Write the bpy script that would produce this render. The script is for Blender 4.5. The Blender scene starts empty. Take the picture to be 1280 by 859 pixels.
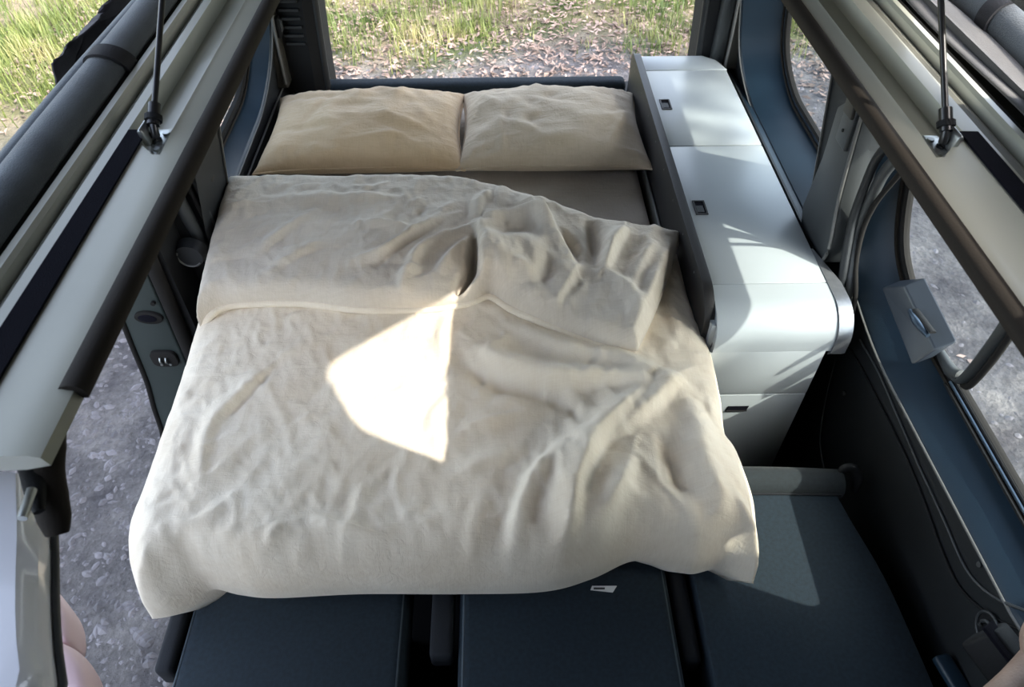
import bpy, bmesh, math, random
import numpy as np
from mathutils import Vector, noise as mnoise

random.seed(7); RNG = np.random.default_rng(7)
SC = bpy.context.scene
COL = SC.collection

# ------------------------------------------------------------------ camera
FPX, PITCH, YAW = 900.0, math.radians(47.1), math.radians(1.3)
CAMZ = 2.4
cd = bpy.data.cameras.new('camera'); cam = bpy.data.objects.new('camera', cd); COL.objects.link(cam)
cam.location = (0, 0, CAMZ)
cam.rotation_euler = (math.pi/2 - PITCH, 0, -YAW)
cd.sensor_width = 36.0; cd.sensor_fit = 'HORIZONTAL'; cd.lens = FPX/1280*36.0
cd.clip_start = 0.02; cd.clip_end = 200
cd.dof.use_dof = True; cd.dof.focus_distance = 1.65; cd.dof.aperture_fstop = 9.0
SC.camera = cam

# ------------------------------------------------------------------ world, sun, exposure
w = bpy.data.worlds.new('world'); SC.world = w; w.use_nodes = True
nt = w.node_tree; bg = nt.nodes['Background']
sky = nt.nodes.new('ShaderNodeTexSky'); sky.sky_type = 'NISHITA'; sky.sun_disc = False
SUN_DIR = Vector((-1.0, .47, -1.08)).normalized()
sky.sun_elevation = math.asin(-SUN_DIR.z)
sky.sun_rotation = math.atan2(-SUN_DIR.x, -SUN_DIR.y)
sky.air_density = 1.0; sky.dust_density = 2.5; sky.ozone_density = 1.0
hsv = nt.nodes.new('ShaderNodeHueSaturation'); hsv.inputs['Saturation'].default_value = .6
nt.links.new(sky.outputs[0], hsv.inputs['Color']); nt.links.new(hsv.outputs[0], bg.inputs[0]); bg.inputs[1].default_value = 0.72
sl = bpy.data.lights.new('sun', 'SUN'); sl.energy = 5.2; sl.angle = math.radians(.6); sl.color = (1, .94, .84)
sun = bpy.data.objects.new('sun', sl); COL.objects.link(sun)
sun.rotation_euler = SUN_DIR.to_track_quat('-Z', 'Y').to_euler(); sun.location = (6, -3, 8)
SC.view_settings.view_transform = 'Standard'; SC.view_settings.look = 'None'
SC.view_settings.gamma = 1.0; SC.view_settings.use_curve_mapping = False
SC.view_settings.exposure = 0.50

# ------------------------------------------------------------------ measuring helper: where a sight line meets a real plane
_fh = Vector((math.sin(YAW), math.cos(YAW), 0)); _r = Vector((math.cos(YAW), -math.sin(YAW), 0))
_f = _fh*math.cos(PITCH) + Vector((0, 0, -math.sin(PITCH))); _u = _r.cross(_f)
def P(px, py, x=None, y=None, z=None):
    d = _f*FPX + _r*(px-640) + _u*(429.5-py); c = Vector((0, 0, CAMZ))
    t = (z-c.z)/d.z if z is not None else ((y-c.y)/d.y if y is not None else (x-c.x)/d.x)
    return c + d*t
def PL(pts, **k): return [P(a, b, **k) for a, b in pts]

# ------------------------------------------------------------------ materials
def mat(name, col, rough=.5, metal=0., var=0., vscale=20., bump=0., bscale=200., spec=.5, col2=None, detail=4, sheen=0., coat=0.):
    m = bpy.data.materials.new(name); m.use_nodes = True; t = m.node_tree; b = t.nodes['Principled BSDF']
    b.inputs['Base Color'].default_value = (*col, 1); b.inputs['Roughness'].default_value = rough
    b.inputs['Metallic'].default_value = metal; b.inputs['Specular IOR Level'].default_value = spec
    b.inputs['Sheen Weight'].default_value = sheen; b.inputs['Coat Weight'].default_value = coat
    tc = t.nodes.new('ShaderNodeTexCoord')
    if var or col2:
        n = t.nodes.new('ShaderNodeTexNoise'); n.inputs['Scale'].default_value = vscale; n.inputs['Detail'].default_value = detail
        t.links.new(tc.outputs['Object'], n.inputs['Vector'])
        r = t.nodes.new('ShaderNodeValToRGB')
        c2 = col2 or tuple(min(1, c*(1+var)) for c in col); c1 = col if col2 else tuple(c*(1-var) for c in col)
        r.color_ramp.elements[0].position = .35; r.color_ramp.elements[1].position = .65
        r.color_ramp.elements[0].color = (*c1, 1); r.color_ramp.elements[1].color = (*c2, 1)
        t.links.new(n.outputs[0], r.inputs[0]); t.links.new(r.outputs[0], b.inputs['Base Color'])
    if bump:
        n2 = t.nodes.new('ShaderNodeTexNoise'); n2.inputs['Scale'].default_value = bscale; n2.inputs['Detail'].default_value = 3
        t.links.new(tc.outputs['Object'], n2.inputs['Vector'])
        bp = t.nodes.new('ShaderNodeBump'); bp.inputs['Strength'].default_value = bump; bp.inputs['Distance'].default_value = .002
        t.links.new(n2.outputs[0], bp.inputs['Height']); t.links.new(bp.outputs[0], b.inputs['Normal'])
    return m

def linen(name, col, col2, weave=420., crump=.5):
    """woven linen: slub colour, crossed thread relief, soft crumple relief"""
    m = bpy.data.materials.new(name); m.use_nodes = True; t = m.node_tree; b = t.nodes['Principled BSDF']
    N = t.nodes.new; L = t.links.new
    b.inputs['Roughness'].default_value = .92; b.inputs['Sheen Weight'].default_value = .25; b.inputs['Specular IOR Level'].default_value = .2
    tc = N('ShaderNodeTexCoord')
    hs = []
    for sc in ((weave, weave*.06, weave*.06), (weave*.06, weave, weave*.06)):
        mp = N('ShaderNodeMapping'); mp.inputs['Scale'].default_value = sc; L(tc.outputs['Object'], mp.inputs[0])
        n = N('ShaderNodeTexNoise'); n.inputs['Scale'].default_value = 1; n.inputs['Detail'].default_value = 2; L(mp.outputs[0], n.inputs[0]); hs.append(n)
    add = N('ShaderNodeMath'); add.operation = 'ADD'; L(hs[0].outputs[0], add.inputs[0]); L(hs[1].outputs[0], add.inputs[1])
    n3 = N('ShaderNodeTexNoise'); n3.inputs['Scale'].default_value = 9; n3.inputs['Detail'].default_value = 5; L(tc.outputs['Object'], n3.inputs[0])
    mixv = N('ShaderNodeMath'); mixv.operation = 'MULTIPLY_ADD'; L(add.outputs[0], mixv.inputs[0]); mixv.inputs[1].default_value = .35; L(n3.outputs[0], mixv.inputs[2])
    r = N('ShaderNodeValToRGB'); r.color_ramp.elements[0].position = .55; r.color_ramp.elements[1].position = 1.1 if False else 1.0
    r.color_ramp.elements[0].color = (*col, 1); r.color_ramp.elements[1].color = (*col2, 1)
    L(mixv.outputs[0], r.inputs[0]); L(r.outputs[0], b.inputs['Base Color'])
    n4 = N('ShaderNodeTexNoise'); n4.inputs['Scale'].default_value = 38; n4.inputs['Detail'].default_value = 6; n4.inputs['Roughness'].default_value = .6
    n4.inputs['Distortion'].default_value = 1.2; L(tc.outputs['Object'], n4.inputs[0])
    b1 = N('ShaderNodeBump'); b1.inputs['Strength'].default_value = crump; b1.inputs['Distance'].default_value = .006; L(n4.outputs[0], b1.inputs['Height'])
    prev = b1
    for rot, sx, sy, st_ in ((.7, 9, 34, 1.0), (-.5, 11, 42, .8), (1.9, 7, 30, .8)):
        mp = N('ShaderNodeMapping'); mp.inputs['Rotation'].default_value = (0, 0, rot); mp.inputs['Scale'].default_value = (sx, sy, sx); L(tc.outputs['Object'], mp.inputs[0])
        n5 = N('ShaderNodeTexNoise'); n5.noise_type = 'RIDGED_MULTIFRACTAL'; n5.inputs['Scale'].default_value = 1; n5.inputs['Detail'].default_value = 3; n5.inputs['Distortion'].default_value = .6; L(mp.outputs[0], n5.inputs[0])
        bb_ = N('ShaderNodeBump'); bb_.inputs['Strength'].default_value = crump*st_; bb_.inputs['Distance'].default_value = .0035; L(n5.outputs[0], bb_.inputs['Height']); L(prev.outputs[0], bb_.inputs['Normal']); prev = bb_
    b2 = N('ShaderNodeBump'); b2.inputs['Strength'].default_value = .35; b2.inputs['Distance'].default_value = .001; L(add.outputs[0], b2.inputs['Height'])
    L(prev.outputs[0], b2.inputs['Normal']); L(b2.outputs[0], b.inputs['Normal'])
    return m

M = {}
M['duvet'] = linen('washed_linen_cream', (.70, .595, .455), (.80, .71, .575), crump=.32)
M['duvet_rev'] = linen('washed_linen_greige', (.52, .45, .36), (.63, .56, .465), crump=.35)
M['pillow'] = linen('washed_linen_tan', (.54, .38, .225), (.64, .475, .30), crump=.4)
M['pillow2'] = linen('washed_linen_oat', (.50, .40, .28), (.60, .49, .36), crump=.45)
M['sheet'] = linen('linen_sheet_taupe', (.40, .34, .28), (.48, .42, .35), crump=.35)
M['sage'] = mat('sage_paint', (0.4, 0.4, 0.33), .38, var=.04, vscale=6, coat=.15)
M['sage_dark'] = mat('sage_grey_paint', (0.24, 0.24, 0.21), .45, var=.06, vscale=8)
M['rubber'] = mat('black_rubber', (.018, .017, .016), .85, bump=.2, bscale=400, spec=.12)
M['rubber_warm'] = mat('brown_black_rubber', (.020, .016, .012), .8, bump=.2, bscale=300, spec=.25)
M['velcro'] = mat('black_hook_tape', (.006, .006, .010), .95, bump=.8, bscale=900, spec=.1)
M['canvas'] = mat('blue_grey_canvas', (.062, .076, .086), .9, var=.18, vscale=14, bump=.5, bscale=500, sheen=.3)
M['canvas_g'] = mat('grey_canvas', (0.085, 0.082, 0.078), .92, var=.12, vscale=10, bump=.5, bscale=500, sheen=.2)
M['canvas_d'] = mat('dark_flap_canvas', (.045, .040, .045), .85, var=.25, vscale=9, bump=.5, bscale=300)
M['liner'] = mat('grey_roof_liner', (.20, .20, .195), .9, var=.05)
M['strap'] = mat('black_webbing', (.010, .010, .012), .85, bump=.5, bscale=700)
M['steel'] = mat('zinc_steel', (.42, .44, .43), .35, metal=.9, var=.1, vscale=60)
M['strut'] = mat('black_strut_steel', (.012, .012, .013), .3, spec=.6)
M['plastic'] = mat('dark_grain_plastic', (0.01, 0.012, 0.014), .5, var=.1, vscale=5, bump=.35, bscale=700)
M['plastic_b'] = mat('sky_tinted_black_plastic', (0.008, 0.022, 0.038), .40, var=.1, vscale=4, bump=.3, bscale=700)  # blue of the sky reflected in recesses and ledge, put into the colour
M['plastic_g'] = mat('graphite_plastic', (0.04, 0.044, 0.046), .45, var=.06, vscale=6, bump=.3, bscale=700)
M['plastic_k'] = mat('soft_black_plastic', (.005, .0055, .0065), .7, bump=.3, bscale=600, spec=.3)
M['plastic_t'] = mat('taupe_pillar_trim', (0.04, 0.037, 0.03), .55, bump=.3, bscale=600)
M['edge'] = mat('pale_grey_edge', (0.12, 0.12, 0.115), .4, bump=.1, bscale=300)  # lighter grey for trim edge lines, strips and caps
M['green'] = mat('dark_green_grey_paint', (0.03, 0.04, 0.038), .42, var=.08, vscale=7)
M['white_lam'] = mat('white_laminate', (.36, .39, .405), .32, var=.02, vscale=3, spec=.5)
M['white_gloss'] = mat('white_gloss_paint', (.88, .88, .92), .18, coat=.5)
M['latchm'] = mat('slate_grey_plastic', (.045, .055, .07), .3, spec=.6)
M['anthracite'] = mat('anthracite_laminate', (.012, .011, .0115), .5, var=.12, vscale=12, bump=.15, bscale=300)
M['alu'] = mat('brushed_aluminium', (0.3, 0.31, 0.33), .38, metal=.8, var=.06, vscale=80)
M['navy'] = mat('navy_upholstery', (.006, .016, .026), .85, var=.22, vscale=120, bump=.6, bscale=900, sheen=0.)
M['navy_l'] = mat('slate_upholstery', (.008, .014, .018), .85, var=.2, vscale=120, bump=.6, bscale=900, sheen=.08)
M['navy_s'] = mat('navy_stitching', (.055, .075, .09), .8)
M['black_fab'] = mat('black_fabric', (.008, .010, .014), .9, bump=.5, bscale=700)
M['tagw'] = mat('white_label', (.72, .72, .70), .6)
M['tagk'] = mat('label_print', (.05, .05, .05), .7)
M['pink'] = mat('pale_pink_shell', (.72, .52, .54), .4, var=.05, vscale=8)
M['tan'] = mat('tan_leather', (.32, .22, .17), .5, var=.1, vscale=30, bump=.4, bscale=250)
M['bark'] = mat('bark', (.10, .075, .055), .9, var=.35, vscale=14, bump=1, bscale=40)
M['leaf_t'] = mat('tree_leaf', (.10, .19, .03), .6, var=.3, vscale=3)
M['stone'] = mat('pebble', (.14, .13, .135), .9, var=.35, vscale=9, bump=.5, bscale=80)
M['litter'] = mat('dry_leaf', (.11, .078, .06), .8, col2=(.40, .29, .24), vscale=9)
M['reflector'] = mat('belt_anchor_metal', (.05, .075, .11), .35, metal=.6)

def glass_mat():
    m = bpy.data.materials.new('tinted_glass'); m.use_nodes = True; t = m.node_tree
    t.nodes.remove(t.nodes['Principled BSDF']); out = t.nodes['Material Output']
    tr = t.nodes.new('ShaderNodeBsdfTransparent'); tr.inputs[0].default_value = (.86, .93, .92, 1)
    gl = t.nodes.new('ShaderNodeBsdfGlossy'); gl.inputs['Roughness'].default_value = .02
    fr = t.nodes.new('ShaderNodeFresnel'); fr.inputs[0].default_value = 1.45
    mx = t.nodes.new('ShaderNodeMixShader'); t.links.new(fr.outputs[0], mx.inputs[0]); t.links.new(tr.outputs[0], mx.inputs[1]); t.links.new(gl.outputs[0], mx.inputs[2])
    t.links.new(mx.outputs[0], out.inputs[0]); return m
M['glass'] = glass_mat()

def ground_mat():
    m = bpy.data.materials.new('gravel_and_turf'); m.use_nodes = True; t = m.node_tree; b = t.nodes['Principled BSDF']
    N = t.nodes.new; L = t.links.new; b.inputs['Roughness'].default_value = .95; b.inputs['Specular IOR Level'].default_value = .15
    tc = N('ShaderNodeTexCoord')
    n1 = N('ShaderNodeTexNoise'); n1.inputs['Scale'].default_value = 3.4; n1.inputs['Detail'].default_value = 8; n1.inputs['Roughness'].default_value = .65; L(tc.outputs['Object'], n1.inputs[0])
    r1 = N('ShaderNodeValToRGB'); r1.color_ramp.elements[0].color = (.070, .065, .070, 1); r1.color_ramp.elements[1].color = (.22, .205, .195, 1)
    r1.color_ramp.elements[0].position = .32; r1.color_ramp.elements[1].position = .68; L(n1.outputs[0], r1.inputs[0])
    v = N('ShaderNodeTexVoronoi'); v.inputs['Scale'].default_value = 42; L(tc.outputs['Object'], v.inputs[0])
    n2 = N('ShaderNodeTexNoise'); n2.inputs['Scale'].default_value = 26; n2.inputs['Detail'].default_value = 7; n2.inputs['Roughness'].default_value = .7; L(tc.outputs['Object'], n2.inputs[0])
    mx = N('ShaderNodeMixRGB'); mx.blend_type = 'OVERLAY'; mx.inputs[0].default_value = .75; L(r1.outputs[0], mx.inputs[1]); L(n2.outputs[0], mx.inputs[2])
    # turf where the vertex attribute says so (soil under the grass)
    at = N('ShaderNodeAttribute'); at.attribute_name = 'turf'
    n3 = N('ShaderNodeTexNoise'); n3.inputs['Scale'].default_value = 1.6; n3.inputs['Detail'].default_value = 6; L(tc.outputs['Object'], n3.inputs[0])
    r3 = N('ShaderNodeValToRGB'); r3.color_ramp.elements[0].color = (.07, .10, .025, 1); r3.color_ramp.elements[1].color = (.27, .22, .15, 1)
    r3.color_ramp.elements[0].position = .40; r3.color_ramp.elements[1].position = .62; L(n3.outputs[0], r3.inputs[0])
    mg = N('ShaderNodeMixRGB'); L(at.outputs['Fac'], mg.inputs[0]); L(mx.outputs[0], mg.inputs[1]); L(r3.outputs[0], mg.inputs[2])
    L(mg.outputs[0], b.inputs['Base Color'])
    ad = N('ShaderNodeMath'); ad.operation = 'ADD'; ad.operation = 'MULTIPLY_ADD'; ad.inputs[1].default_value = .35; L(v.outputs[0], ad.inputs[0]); L(n2.outputs[0], ad.inputs[2])
    bp = N('ShaderNodeBump'); bp.inputs['Strength'].default_value = 1.0; bp.inputs['Distance'].default_value = .03; L(ad.outputs[0], bp.inputs['Height']); L(bp.outputs[0], b.inputs['Normal'])
    return m
M['ground'] = ground_mat()

def grass_mat():
    m = bpy.data.materials.new('grass_blades'); m.use_nodes = True; t = m.node_tree; b = t.nodes['Principled BSDF']
    N = t.nodes.new; L = t.links.new; b.inputs['Roughness'].default_value = .6
    tc = N('ShaderNodeTexCoord'); n = N('ShaderNodeTexNoise'); n.inputs['Scale'].default_value = 1.3; n.inputs['Detail'].default_value = 9; n.inputs['Roughness'].default_value = .75
    L(tc.outputs['Object'], n.inputs[0]); r = N('ShaderNodeValToRGB')
    r.color_ramp.elements[0].color = (.055, .10, .022, 1); r.color_ramp.elements[0].position = .36
    r.color_ramp.elements[1].color = (.42, .36, .18, 1); r.color_ramp.elements[1].position = .66
    e = r.color_ramp.elements.new(.5); e.color = (.165, .20, .05, 1)
    L(n.outputs[0], r.inputs[0]); L(r.outputs[0], b.inputs['Base Color']); return m
M['grass'] = grass_mat()

# ------------------------------------------------------------------ mesh helpers
def link(name, me, m, parent=None, smooth=False):
    if isinstance(m, str): m = M[m]
    me.materials.append(m)
    if smooth:
        for p in me.polygons: p.use_smooth = True
    o = bpy.data.objects.new(name, me); COL.objects.link(o)
    if parent is not None: o.parent = parent
    return o
def mk(name, v, f, m, parent=None, smooth=False, sharp=None):
    me = bpy.data.meshes.new(name); me.from_pydata([tuple(a) for a in v], [], f); me.update()
    bm = bmesh.new(); bm.from_mesh(me); bmesh.ops.recalc_face_normals(bm, faces=bm.faces); bm.to_mesh(me); bm.free()
    o = link(name, me, m, parent, smooth)
    if smooth and sharp: me.set_sharp_from_angle(angle=math.radians(sharp))
    return o
def tag(o, label=None, cat=None, group=None, kind=None):
    if label: o['label'] = label
    if cat: o['category'] = cat
    if group: o['group'] = group
    if kind: o['kind'] = kind
    return o
def empty(name, loc=(0, 0, 0)):
    e = bpy.data.objects.new(name, None); e.empty_display_size = .05; COL.objects.link(e); e.location = (0, 0, 0); return e
def prism(name, poly, axis, a0, a1, m, parent=None, bev=0., seg=2, smooth=True):
    """polygon in the two other axes (in xyz order), extruded along axis from a0 to a1"""
    def pt(p, a):
        q = [p[0], p[1]]; q.insert('xyz'.index(axis), a); return q
    bm = bmesh.new(); n = len(poly)
    A = [bm.verts.new(pt(p, a0)) for p in poly]; B = [bm.verts.new(pt(p, a1)) for p in poly]
    bm.faces.new(A); bm.faces.new(B[::-1])
    for i in range(n): bm.faces.new((A[i], B[i], B[(i+1) % n], A[(i+1) % n]))
    bmesh.ops.recalc_face_normals(bm, faces=bm.faces)
    if bev: bmesh.ops.bevel(bm, geom=[e for e in bm.edges if e.calc_face_angle(0) > .3], offset=bev, segments=seg, profile=.5, affect='EDGES', clamp_overlap=True)
    me = bpy.data.meshes.new(name); bm.to_mesh(me); bm.free()
    o = link(name, me, m, parent, smooth and bev > 0)
    if smooth and bev > 0: me.set_sharp_from_angle(angle=math.radians(50))
    return o
def box(name, lo, hi, m, parent=None, bev=0., seg=2):
    return prism(name, [(lo[0], lo[1]), (hi[0], lo[1]), (hi[0], hi[1]), (lo[0], hi[1])], 'z', lo[2], hi[2], m, parent, bev, seg)
def orient_box(name, c, size, rot, m, parent=None, bev=0.):
    """box of given size, rotated by a mathutils quaternion/matrix and centred at c"""
    o = box(name, [-s/2 for s in size], [s/2 for s in size], m, parent, bev)
    R = rot.to_matrix() if hasattr(rot, 'to_matrix') else rot
    o.data.transform(R.to_4x4()); o.data.transform(__import__('mathutils').Matrix.Translation(c)); return o
def smoothpath(pts, n=6):
    pts = [Vector(p) for p in pts]
    if len(pts) < 3 or n <= 1: return pts
    out = []
    for i in range(len(pts)-1):
        p0 = pts[max(i-1, 0)]; p1 = pts[i]; p2 = pts[i+1]; p3 = pts[min(i+2, len(pts)-1)]
        for k in range(n):
            t = k/n
            out.append(.5*((2*p1)+(p2-p0)*t+(2*p0-5*p1+4*p2-p3)*t*t+(3*p1-p0-3*p2+p3)*t**3))
    out.append(pts[-1]); return out
def tube(name, pts, r, m, parent=None, n=10, sm=5, flat=None, up=Vector((0, 0, 1))):
    """round (or flattened) tube along a path; r may be a list"""
    pts = smoothpath(pts, sm); k = len(pts); v = []; f = []
    rs = r if isinstance(r, (list, tuple)) else [r]*k
    if len(rs) != k: rs = list(np.interp(np.linspace(0, 1, k), np.linspace(0, 1, len(rs)), rs))
    for i, p in enumerate(pts):
        t = (pts[min(i+1, k-1)]-pts[max(i-1, 0)]).normalized()
        a = t.cross(up)
        if a.length < 1e-4: a = t.cross(Vector((1, 0, 0)))
        a.normalize(); b = a.cross(t).normalized()
        fa = 1.; fb = flat if flat else 1.
        for j in range(n):
            q = 2*math.pi*j/n; v.append(p + a*(rs[i]*fa*math.cos(q)) + b*(rs[i]*fb*math.sin(q)))
    for i in range(k-1):
        for j in range(n): f.append((i*n+j, i*n+(j+1) % n, (i+1)*n+(j+1) % n, (i+1)*n+j))
    f.append(tuple(range(n))[::-1]); f.append(tuple((k-1)*n+j for j in range(n)))
    return mk(name, v, f, m, parent, True, 60)
def loft(name, rings, m, parent=None, closed=True, smooth=False, caps=False, sharp=40):
    n = len(rings[0]); v = [p for r in rings for p in r]; f = []
    for i in range(len(rings)-1):
        for j in range(n if closed else n-1):
            f.append((i*n+j, i*n+(j+1) % n, (i+1)*n+(j+1) % n, (i+1)*n+j))
    if caps: f.append(tuple(range(n))); f.append(tuple((len(rings)-1)*n+j for j in range(n)))
    return mk(name, v, f, m, parent, smooth, sharp)
def roundpoly(pts, rad, seg=5):
    n = len(pts); out = []
    for i in range(n):
        p = Vector(pts[i]); a = Vector(pts[i-1])-p; b = Vector(pts[(i+1) % n])-p
        r = rad[i] if isinstance(rad, (list, tuple)) else rad
        r = min(r, a.length*.48, b.length*.48); A = p+a.normalized()*r; B = p+b.normalized()*r
        for k in range(seg+1):
            t = k/seg; out.append(((1-t)**2*A+2*t*(1-t)*p+t*t*B))
    return out
def offset(pts, d):
    """move every corner of a counter-clockwise polygon inwards by d"""
    n = len(pts); out = []
    for i in range(n):
        p = Vector(pts[i]); a = (p-Vector(pts[i-1])).normalized(); b = (Vector(pts[(i+1) % n])-p).normalized()
        na = Vector((-a.y, a.x)); nb = Vector((-b.y, b.x)); k = 1+na.dot(nb)
        out.append(p+(na+nb)*(d/max(k, .3)))
    return out
def holed(name, outer, holes, fn, m, parent=None, thick=None, smooth=False):
    """flat panel with holes, drawn in two coordinates; fn lifts a 2-D point into space"""
    bm = bmesh.new(); E = []
    for loop in [outer]+holes:
        vs = [bm.verts.new((p[0], p[1], 0)) for p in loop]
        for i in range(len(vs)): E.append(bm.edges.new((vs[i], vs[(i+1) % len(vs)])))
    bmesh.ops.triangle_fill(bm, use_beauty=True, use_dissolve=False, edges=E)
    bmesh.ops.recalc_face_normals(bm, faces=bm.faces)
    if thick:
        ret = bmesh.ops.extrude_face_region(bm, geom=list(bm.faces)); nv = {g for g in ret['geom'] if isinstance(g, bmesh.types.BMVert)}
    for v in bm.verts:
        q = Vector(fn(v.co.x, v.co.y))
        if thick and v in nv: q += Vector(thick)
        v.co = q
    bmesh.ops.recalc_face_normals(bm, faces=bm.faces)
    me = bpy.data.meshes.new(name); bm.to_mesh(me); bm.free(); return link(name, me, m, parent, smooth)
def dense(pts, d=.08):
    out = []; n = len(pts)
    for i in range(n):
        a = Vector(pts[i]); b = Vector(pts[(i+1) % n]); k = max(1, int((b-a).length/d))
        for j in range(k): out.append(a.lerp(b, j/k))
    return out

CXR = .065         # centre line of the roof opening
CX = .055          # centre line of the van

# ================================================================== GROUND
def turf_amount(x, y):
    edge = 5.22 + .14*math.sin(x*1.3+.6) + .15*math.sin(x*3.1) + .3*mnoise.noise((x*.7, y*.7, 3))
    g = y-edge
    left = (-2.75-.25*y*.0-x) + .6*mnoise.noise((x*.8, y*.8, 9))
    right = (x-3.6) + .5*mnoise.noise((x*.8, y*.8, 5)) if y > 3 else -1
    if y < 3.7+.4*math.sin(x*2): left = -1
    g = max(g, left, right)
    return min(1, max(0, g*2.2+.5))
def make_ground():
    n = 150; xs = np.linspace(-1, 1, n); xs = np.sign(xs)*(np.abs(xs)*6+np.abs(xs)**4*24)
    ys = xs+3.5; v = []; f = []; tf = []
    for j in range(n):
        for i in range(n):
            x, y = xs[i], ys[j]
            h = .05*mnoise.noise((x*.8, y*.8, 0)) + .02*mnoise.noise((x*3, y*3, 1)); a = turf_amount(x, y)
            v.append((x, y, h+a*.04-.02)); tf.append(a)
    for j in range(n-1):
        for i in range(n-1): f.append((j*n+i, j*n+i+1, (j+1)*n+i+1, (j+1)*n+i))
    o = mk('ground', v, f, 'ground', None, True)
    at = o.data.attributes.new('turf', 'FLOAT', 'POINT'); at.data.foreach_set('value', tf)
    tag(o, 'grey gravel track turning to leafy turf', None, kind='structure'); return o
GROUND = make_ground()
def gz(x, y): return .05*mnoise.noise((x*.8, y*.8, 0)) + .02*mnoise.noise((x*3, y*3, 1)) + turf_amount(x, y)*.04-.02

def make_grass():
    v = []; f = []
    def blade(x, y, h, wd, lean, az):
        z = gz(x, y)-.01; c, s = math.cos(az), math.sin(az); k = len(v)
        dx, dy = math.cos(az+1.57)*lean, math.sin(az+1.57)*lean
        v.extend([(x-c*wd, y-s*wd, z), (x+c*wd, y+s*wd, z), (x+c*wd*.7+dx*.35, y+s*wd*.7+dy*.35, z+h*.6), (x-c*wd*.7+dx*.35, y-s*wd*.7+dy*.35, z+h*.6), (x+dx, y+dy, z+h)])
        f.append((k, k+1, k+2, k+3)); f.append((k+3, k+2, k+4))
    cnt = 0; R = random.Random(3)
    while cnt < 5200:
        zone = R.random()
        if zone < .55: x, y = R.uniform(-3.5, 4.5), R.uniform(4.5, 8.5)
        elif zone < .85: x, y = R.uniform(-7.5, -2.4), R.uniform(3.4, 9)
        else: x, y = R.uniform(2.0, 7), R.uniform(4.3, 8.5)
        d = mnoise.noise((x*.9, y*.9, 21))*.5+.5
        a = turf_amount(x, y)
        if R.random() > a*min(1, max(0, (d-.20)*3.2)): continue
        cnt += 1
        for _ in range(R.randint(7, 13)):
            blade(x+R.gauss(0, .045), y+R.gauss(0, .045), R.uniform(.05, .17)*(.6+d), R.uniform(.002, .0045), R.uniform(.01, .10), R.uniform(0, 6.28))
    me = bpy.data.meshes.new('grass'); me.from_pydata(v, [], f); me.update()
    o = link('grass', me, 'grass'); tag(o, 'green and straw coloured grass tufts behind the gravel', 'grass', kind='stuff')
make_grass()
def make_litter():
    v = []; f = []; R = random.Random(5)
    for _ in range(13000):
        q = R.random()
        if q < .86: x, y = R.uniform(-3.4, 4.2), R.gauss(5.35, .7)
        elif q < .95: x, y = R.uniform(-6.5, -1.3), R.uniform(2.2, 7.5)
        else: x, y = R.uniform(1.3, 5), R.uniform(.2, 6.5)
        if y < 4.0 and R.random() < .93: continue
        z = gz(x, y)+R.uniform(.004, .03); az = R.uniform(0, 6.28); L = R.uniform(.012, .038); W = L*R.uniform(.35, .6)
        e1 = Vector((math.cos(az), math.sin(az), R.uniform(-.35, .35))); e2 = Vector((-math.sin(az), math.cos(az), R.uniform(-.5, .5))); c = Vector((x, y, z)); cu = Vector((0, 0, R.uniform(-.008, .012)))
        k = len(v); v.extend([c-e1*L, c-e2*W*.8-e1*L*.1+cu, c+e1*L, c+e2*W*.8-e1*L*.1+cu]); f.append((k, k+1, k+2)); f.append((k, k+2, k+3))
    me = bpy.data.meshes.new('leaf_litter'); me.from_pydata(v, [], f); me.update()
    o = link('leaf_litter', me, 'litter'); tag(o, 'dry pinkish brown fallen leaves strewn over gravel and turf edge', 'leaves', kind='stuff')
make_litter()
def make_gravel():
    v = []; f = []; R = random.Random(11)
    base = [(1, 0, 0), (0, 1, 0), (-1, 0, 0), (0, -1, 0), (0, 0, .7), (.7, .7, -.2), (-.7, .7, -.2), (-.7, -.7, -.2), (.7, -.7, -.2)]
    tri = [(0, 5, 4), (5, 1, 4), (1, 6, 4), (6, 2, 4), (2, 7, 4), (7, 3, 4), (3, 8, 4), (8, 0, 4)]
    for _ in range(14000):
        q = R.random()
        if q < .55: x, y = R.uniform(-3.1, -.95), R.uniform(-.1, 3.4)
        elif q < .68: x, y = R.uniform(1.2, 4.2), R.uniform(.2, 5)
        else: x, y = R.uniform(-2.5, 3), R.uniform(3.6, 5.3)
        z = gz(x, y); s = R.choice((.005, .007, .009, .012, .016))*R.uniform(.6, 1.3); az = R.uniform(0, 6.28); c, n = math.cos(az), math.sin(az); sx, sy, sz = s*R.uniform(.8, 1.7), s*R.uniform(.6, 1.1), s*R.uniform(.4, .8); k = len(v)
        for b in base: v.append((x+(b[0]*c*sx-b[1]*n*sy), y+(b[0]*n*sx+b[1]*c*sy), z+b[2]*sz))
        f.extend([(k+a, k+b, k+d) for a, b, d in tri])
    me = bpy.data.meshes.new('gravel'); me.from_pydata(v, [], f); me.update()
    o = link('gravel', me, 'stone'); tag(o, 'loose grey pebbles scattered on the track', 'gravel', kind='stuff')
make_gravel()

# ================================================================== VAN SHELL
# --- floor
fl = prism('floor', [(-.70, -.9), (1.06, -.9), (1.06, 2.62), (-.98, 2.62), (-.98, 1.36), (-.70, 1.36)], 'z', .42, .50, 'plastic_k'); tag(fl, 'dark van floor under the bed', kind='structure')

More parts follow.
